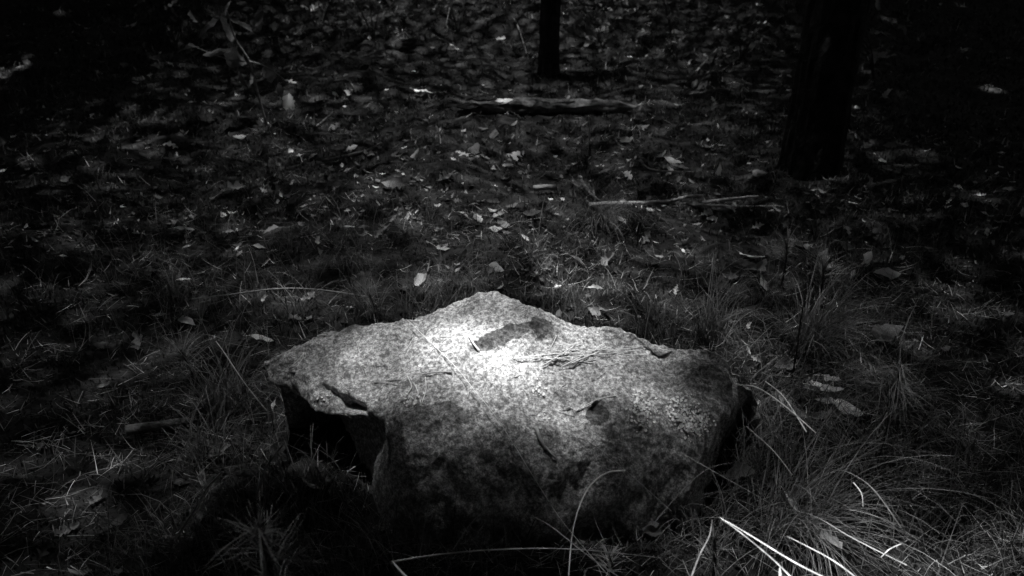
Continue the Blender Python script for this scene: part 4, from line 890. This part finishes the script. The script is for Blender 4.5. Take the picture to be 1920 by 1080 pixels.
seedling(1142, 1040, .10, .035, 60, 'tiny feathery seedling at the bottom edge below the boulder', .9, .002, (1.6, 2.8), wd=.0018)
seedling(1476, 455, .14, .09, 70, 'spiky pine seedling in the dark below the thick pine', .5, .003, (.5, 1.2), wd=.002)
seedling(1545, 500, .12, .10, 80, 'second spiky pine seedling right of the first in the dark', .5, .003, (.4, 1.0), wd=.002)
seedling(338, 655, .16, .08, 90, 'fine spiky seedling in the dark left of the boulder', .3, .003, (.6, 1.4), wd=.0016)
seedling(1690, 680, .30, .12, 150, 'drooping pine seedling at the right edge', -.6, .002, (.5, 1.0), wd=.0014)
seedling(690, 545, .12, .06, 60, 'small seedling behind the left of the boulder', .6, .002, (.6, 1.4))
seedling(1340, 1010, .14, .05, 70, 'small curly seedling left of the bright grass', .8, .003, (1.0, 2.2))
seedling(560, 1040, .10, .07, 60, 'low seedling right of the bushy one', .3, .003, (.4, .9))

# ---------------------------------------------------------------- leafy sapling at the upper left and low shrubs behind
def sapling():
    g = ground_pt(500, 235); root = empty('leafy_sapling', g); tag(root, 'leafy sapling with large drooping leaves at the upper left', 'sapling')
    Y = g.y
    q = lambda px, py, dy=0: at_y(px, py, Y+dy)-g
    tube_obj('stem', [q(500, 235), q(482, 170), q(468, 115), q(440, 70), q(425, 15)], [.007, .003], M['twig'], root, 6, 14)
    tube_obj('side_twig', [q(468, 115), q(500, 125), q(535, 150)], [.004, .002], M['twig'], root, 5, 8)
    tube_obj('side_twig', [q(468, 115), q(430, 112), q(370, 90)], [.004, .002], M['twig'], root, 5, 8)
    for (px, py, w, yaw, tilt, kd) in ((428, 60, 66, -65, 70, 'lance'), (388, 52, 52, 215, 65, 'ovate'), (452, 48, 52, -40, 70, 'lance'), (405, 98, 56, 185, 50, 'ovate'), (440, 110, 56, -20, 45, 'ovate'), (425, 18, 34, 70, 75, 'lance'), (455, 150, 36, -60, 65, 'lance'), (505, 140, 42, -70, 70, 'ovate'), (540, 50, 44, 20, 60, 'oak'), (470, 148, 30, -100, 70, 'lance'), (365, 30, 30, 120, 60, 'ovate'), (525, 170, 30, -80, 70, 'ovate'), (352, 92, 44, 200, 30, 'lance'), (485, 35, 36, 60, 60, 'ovate')):
        p = q(px, py, random.uniform(-.08, .08)); leaf_obj('leaf', kd, 'green_leaf', p, w*depth(p+g)/F, math.radians(yaw), math.radians(tilt), random.uniform(-.4, .4), root)
sapling()
def shrub(px, py, h, r, n, label, mk='green_leaf', size=.07):
    g = ground_pt(px, py); root = empty('low_shrub', g); tag(root, label, 'shrub', 'low shrubs at the back of the clearing')
    for k in range(4):
        a = rng.uniform(0, 6.28); tube_obj('stem', [(0, 0, -.02), (r*.3*math.cos(a), r*.3*math.sin(a), h*.5), (r*.8*math.cos(a), r*.8*math.sin(a), h*rng.uniform(.7, 1))], [.006, .002], M['dark_twig'], root, 5, 8)
    for k in range(n):
        v = rng.normal(0, .5, 3); p = Vector((v[0]*r, v[1]*r, abs(h*.5+v[2]*h*.5)+.02))
        leaf_obj('leaf', ('ovate', 'lance', 'ovate')[k % 3], mk, p, size*float(rng.uniform(.6, 1.2)), float(rng.uniform(0, 6.28)), float(rng.normal(.8, .4)), float(rng.normal(0, .5)), root)
shrub(700, 70, .5, .35, 40, 'low dark shrub at the top left of the slim pine')
shrub(860, 60, .5, .4, 45, 'low shrub just left of the slim pine')
shrub(1130, 90, .45, .35, 45, 'low shrub just right of the slim pine')
shrub(1260, 60, .5, .4, 45, 'low shrub midway between the two pines')
shrub(1390, 110, .45, .35, 40, 'low shrub just left of the thick pine')
shrub(1640, 150, .4, .3, 40, 'low shrub right of the thick pine')
shrub(600, 60, .5, .4, 40, 'low dark shrub behind the leafy sapling')
shrub(330, 80, .5, .4, 40, 'low dark shrub in the top left corner')
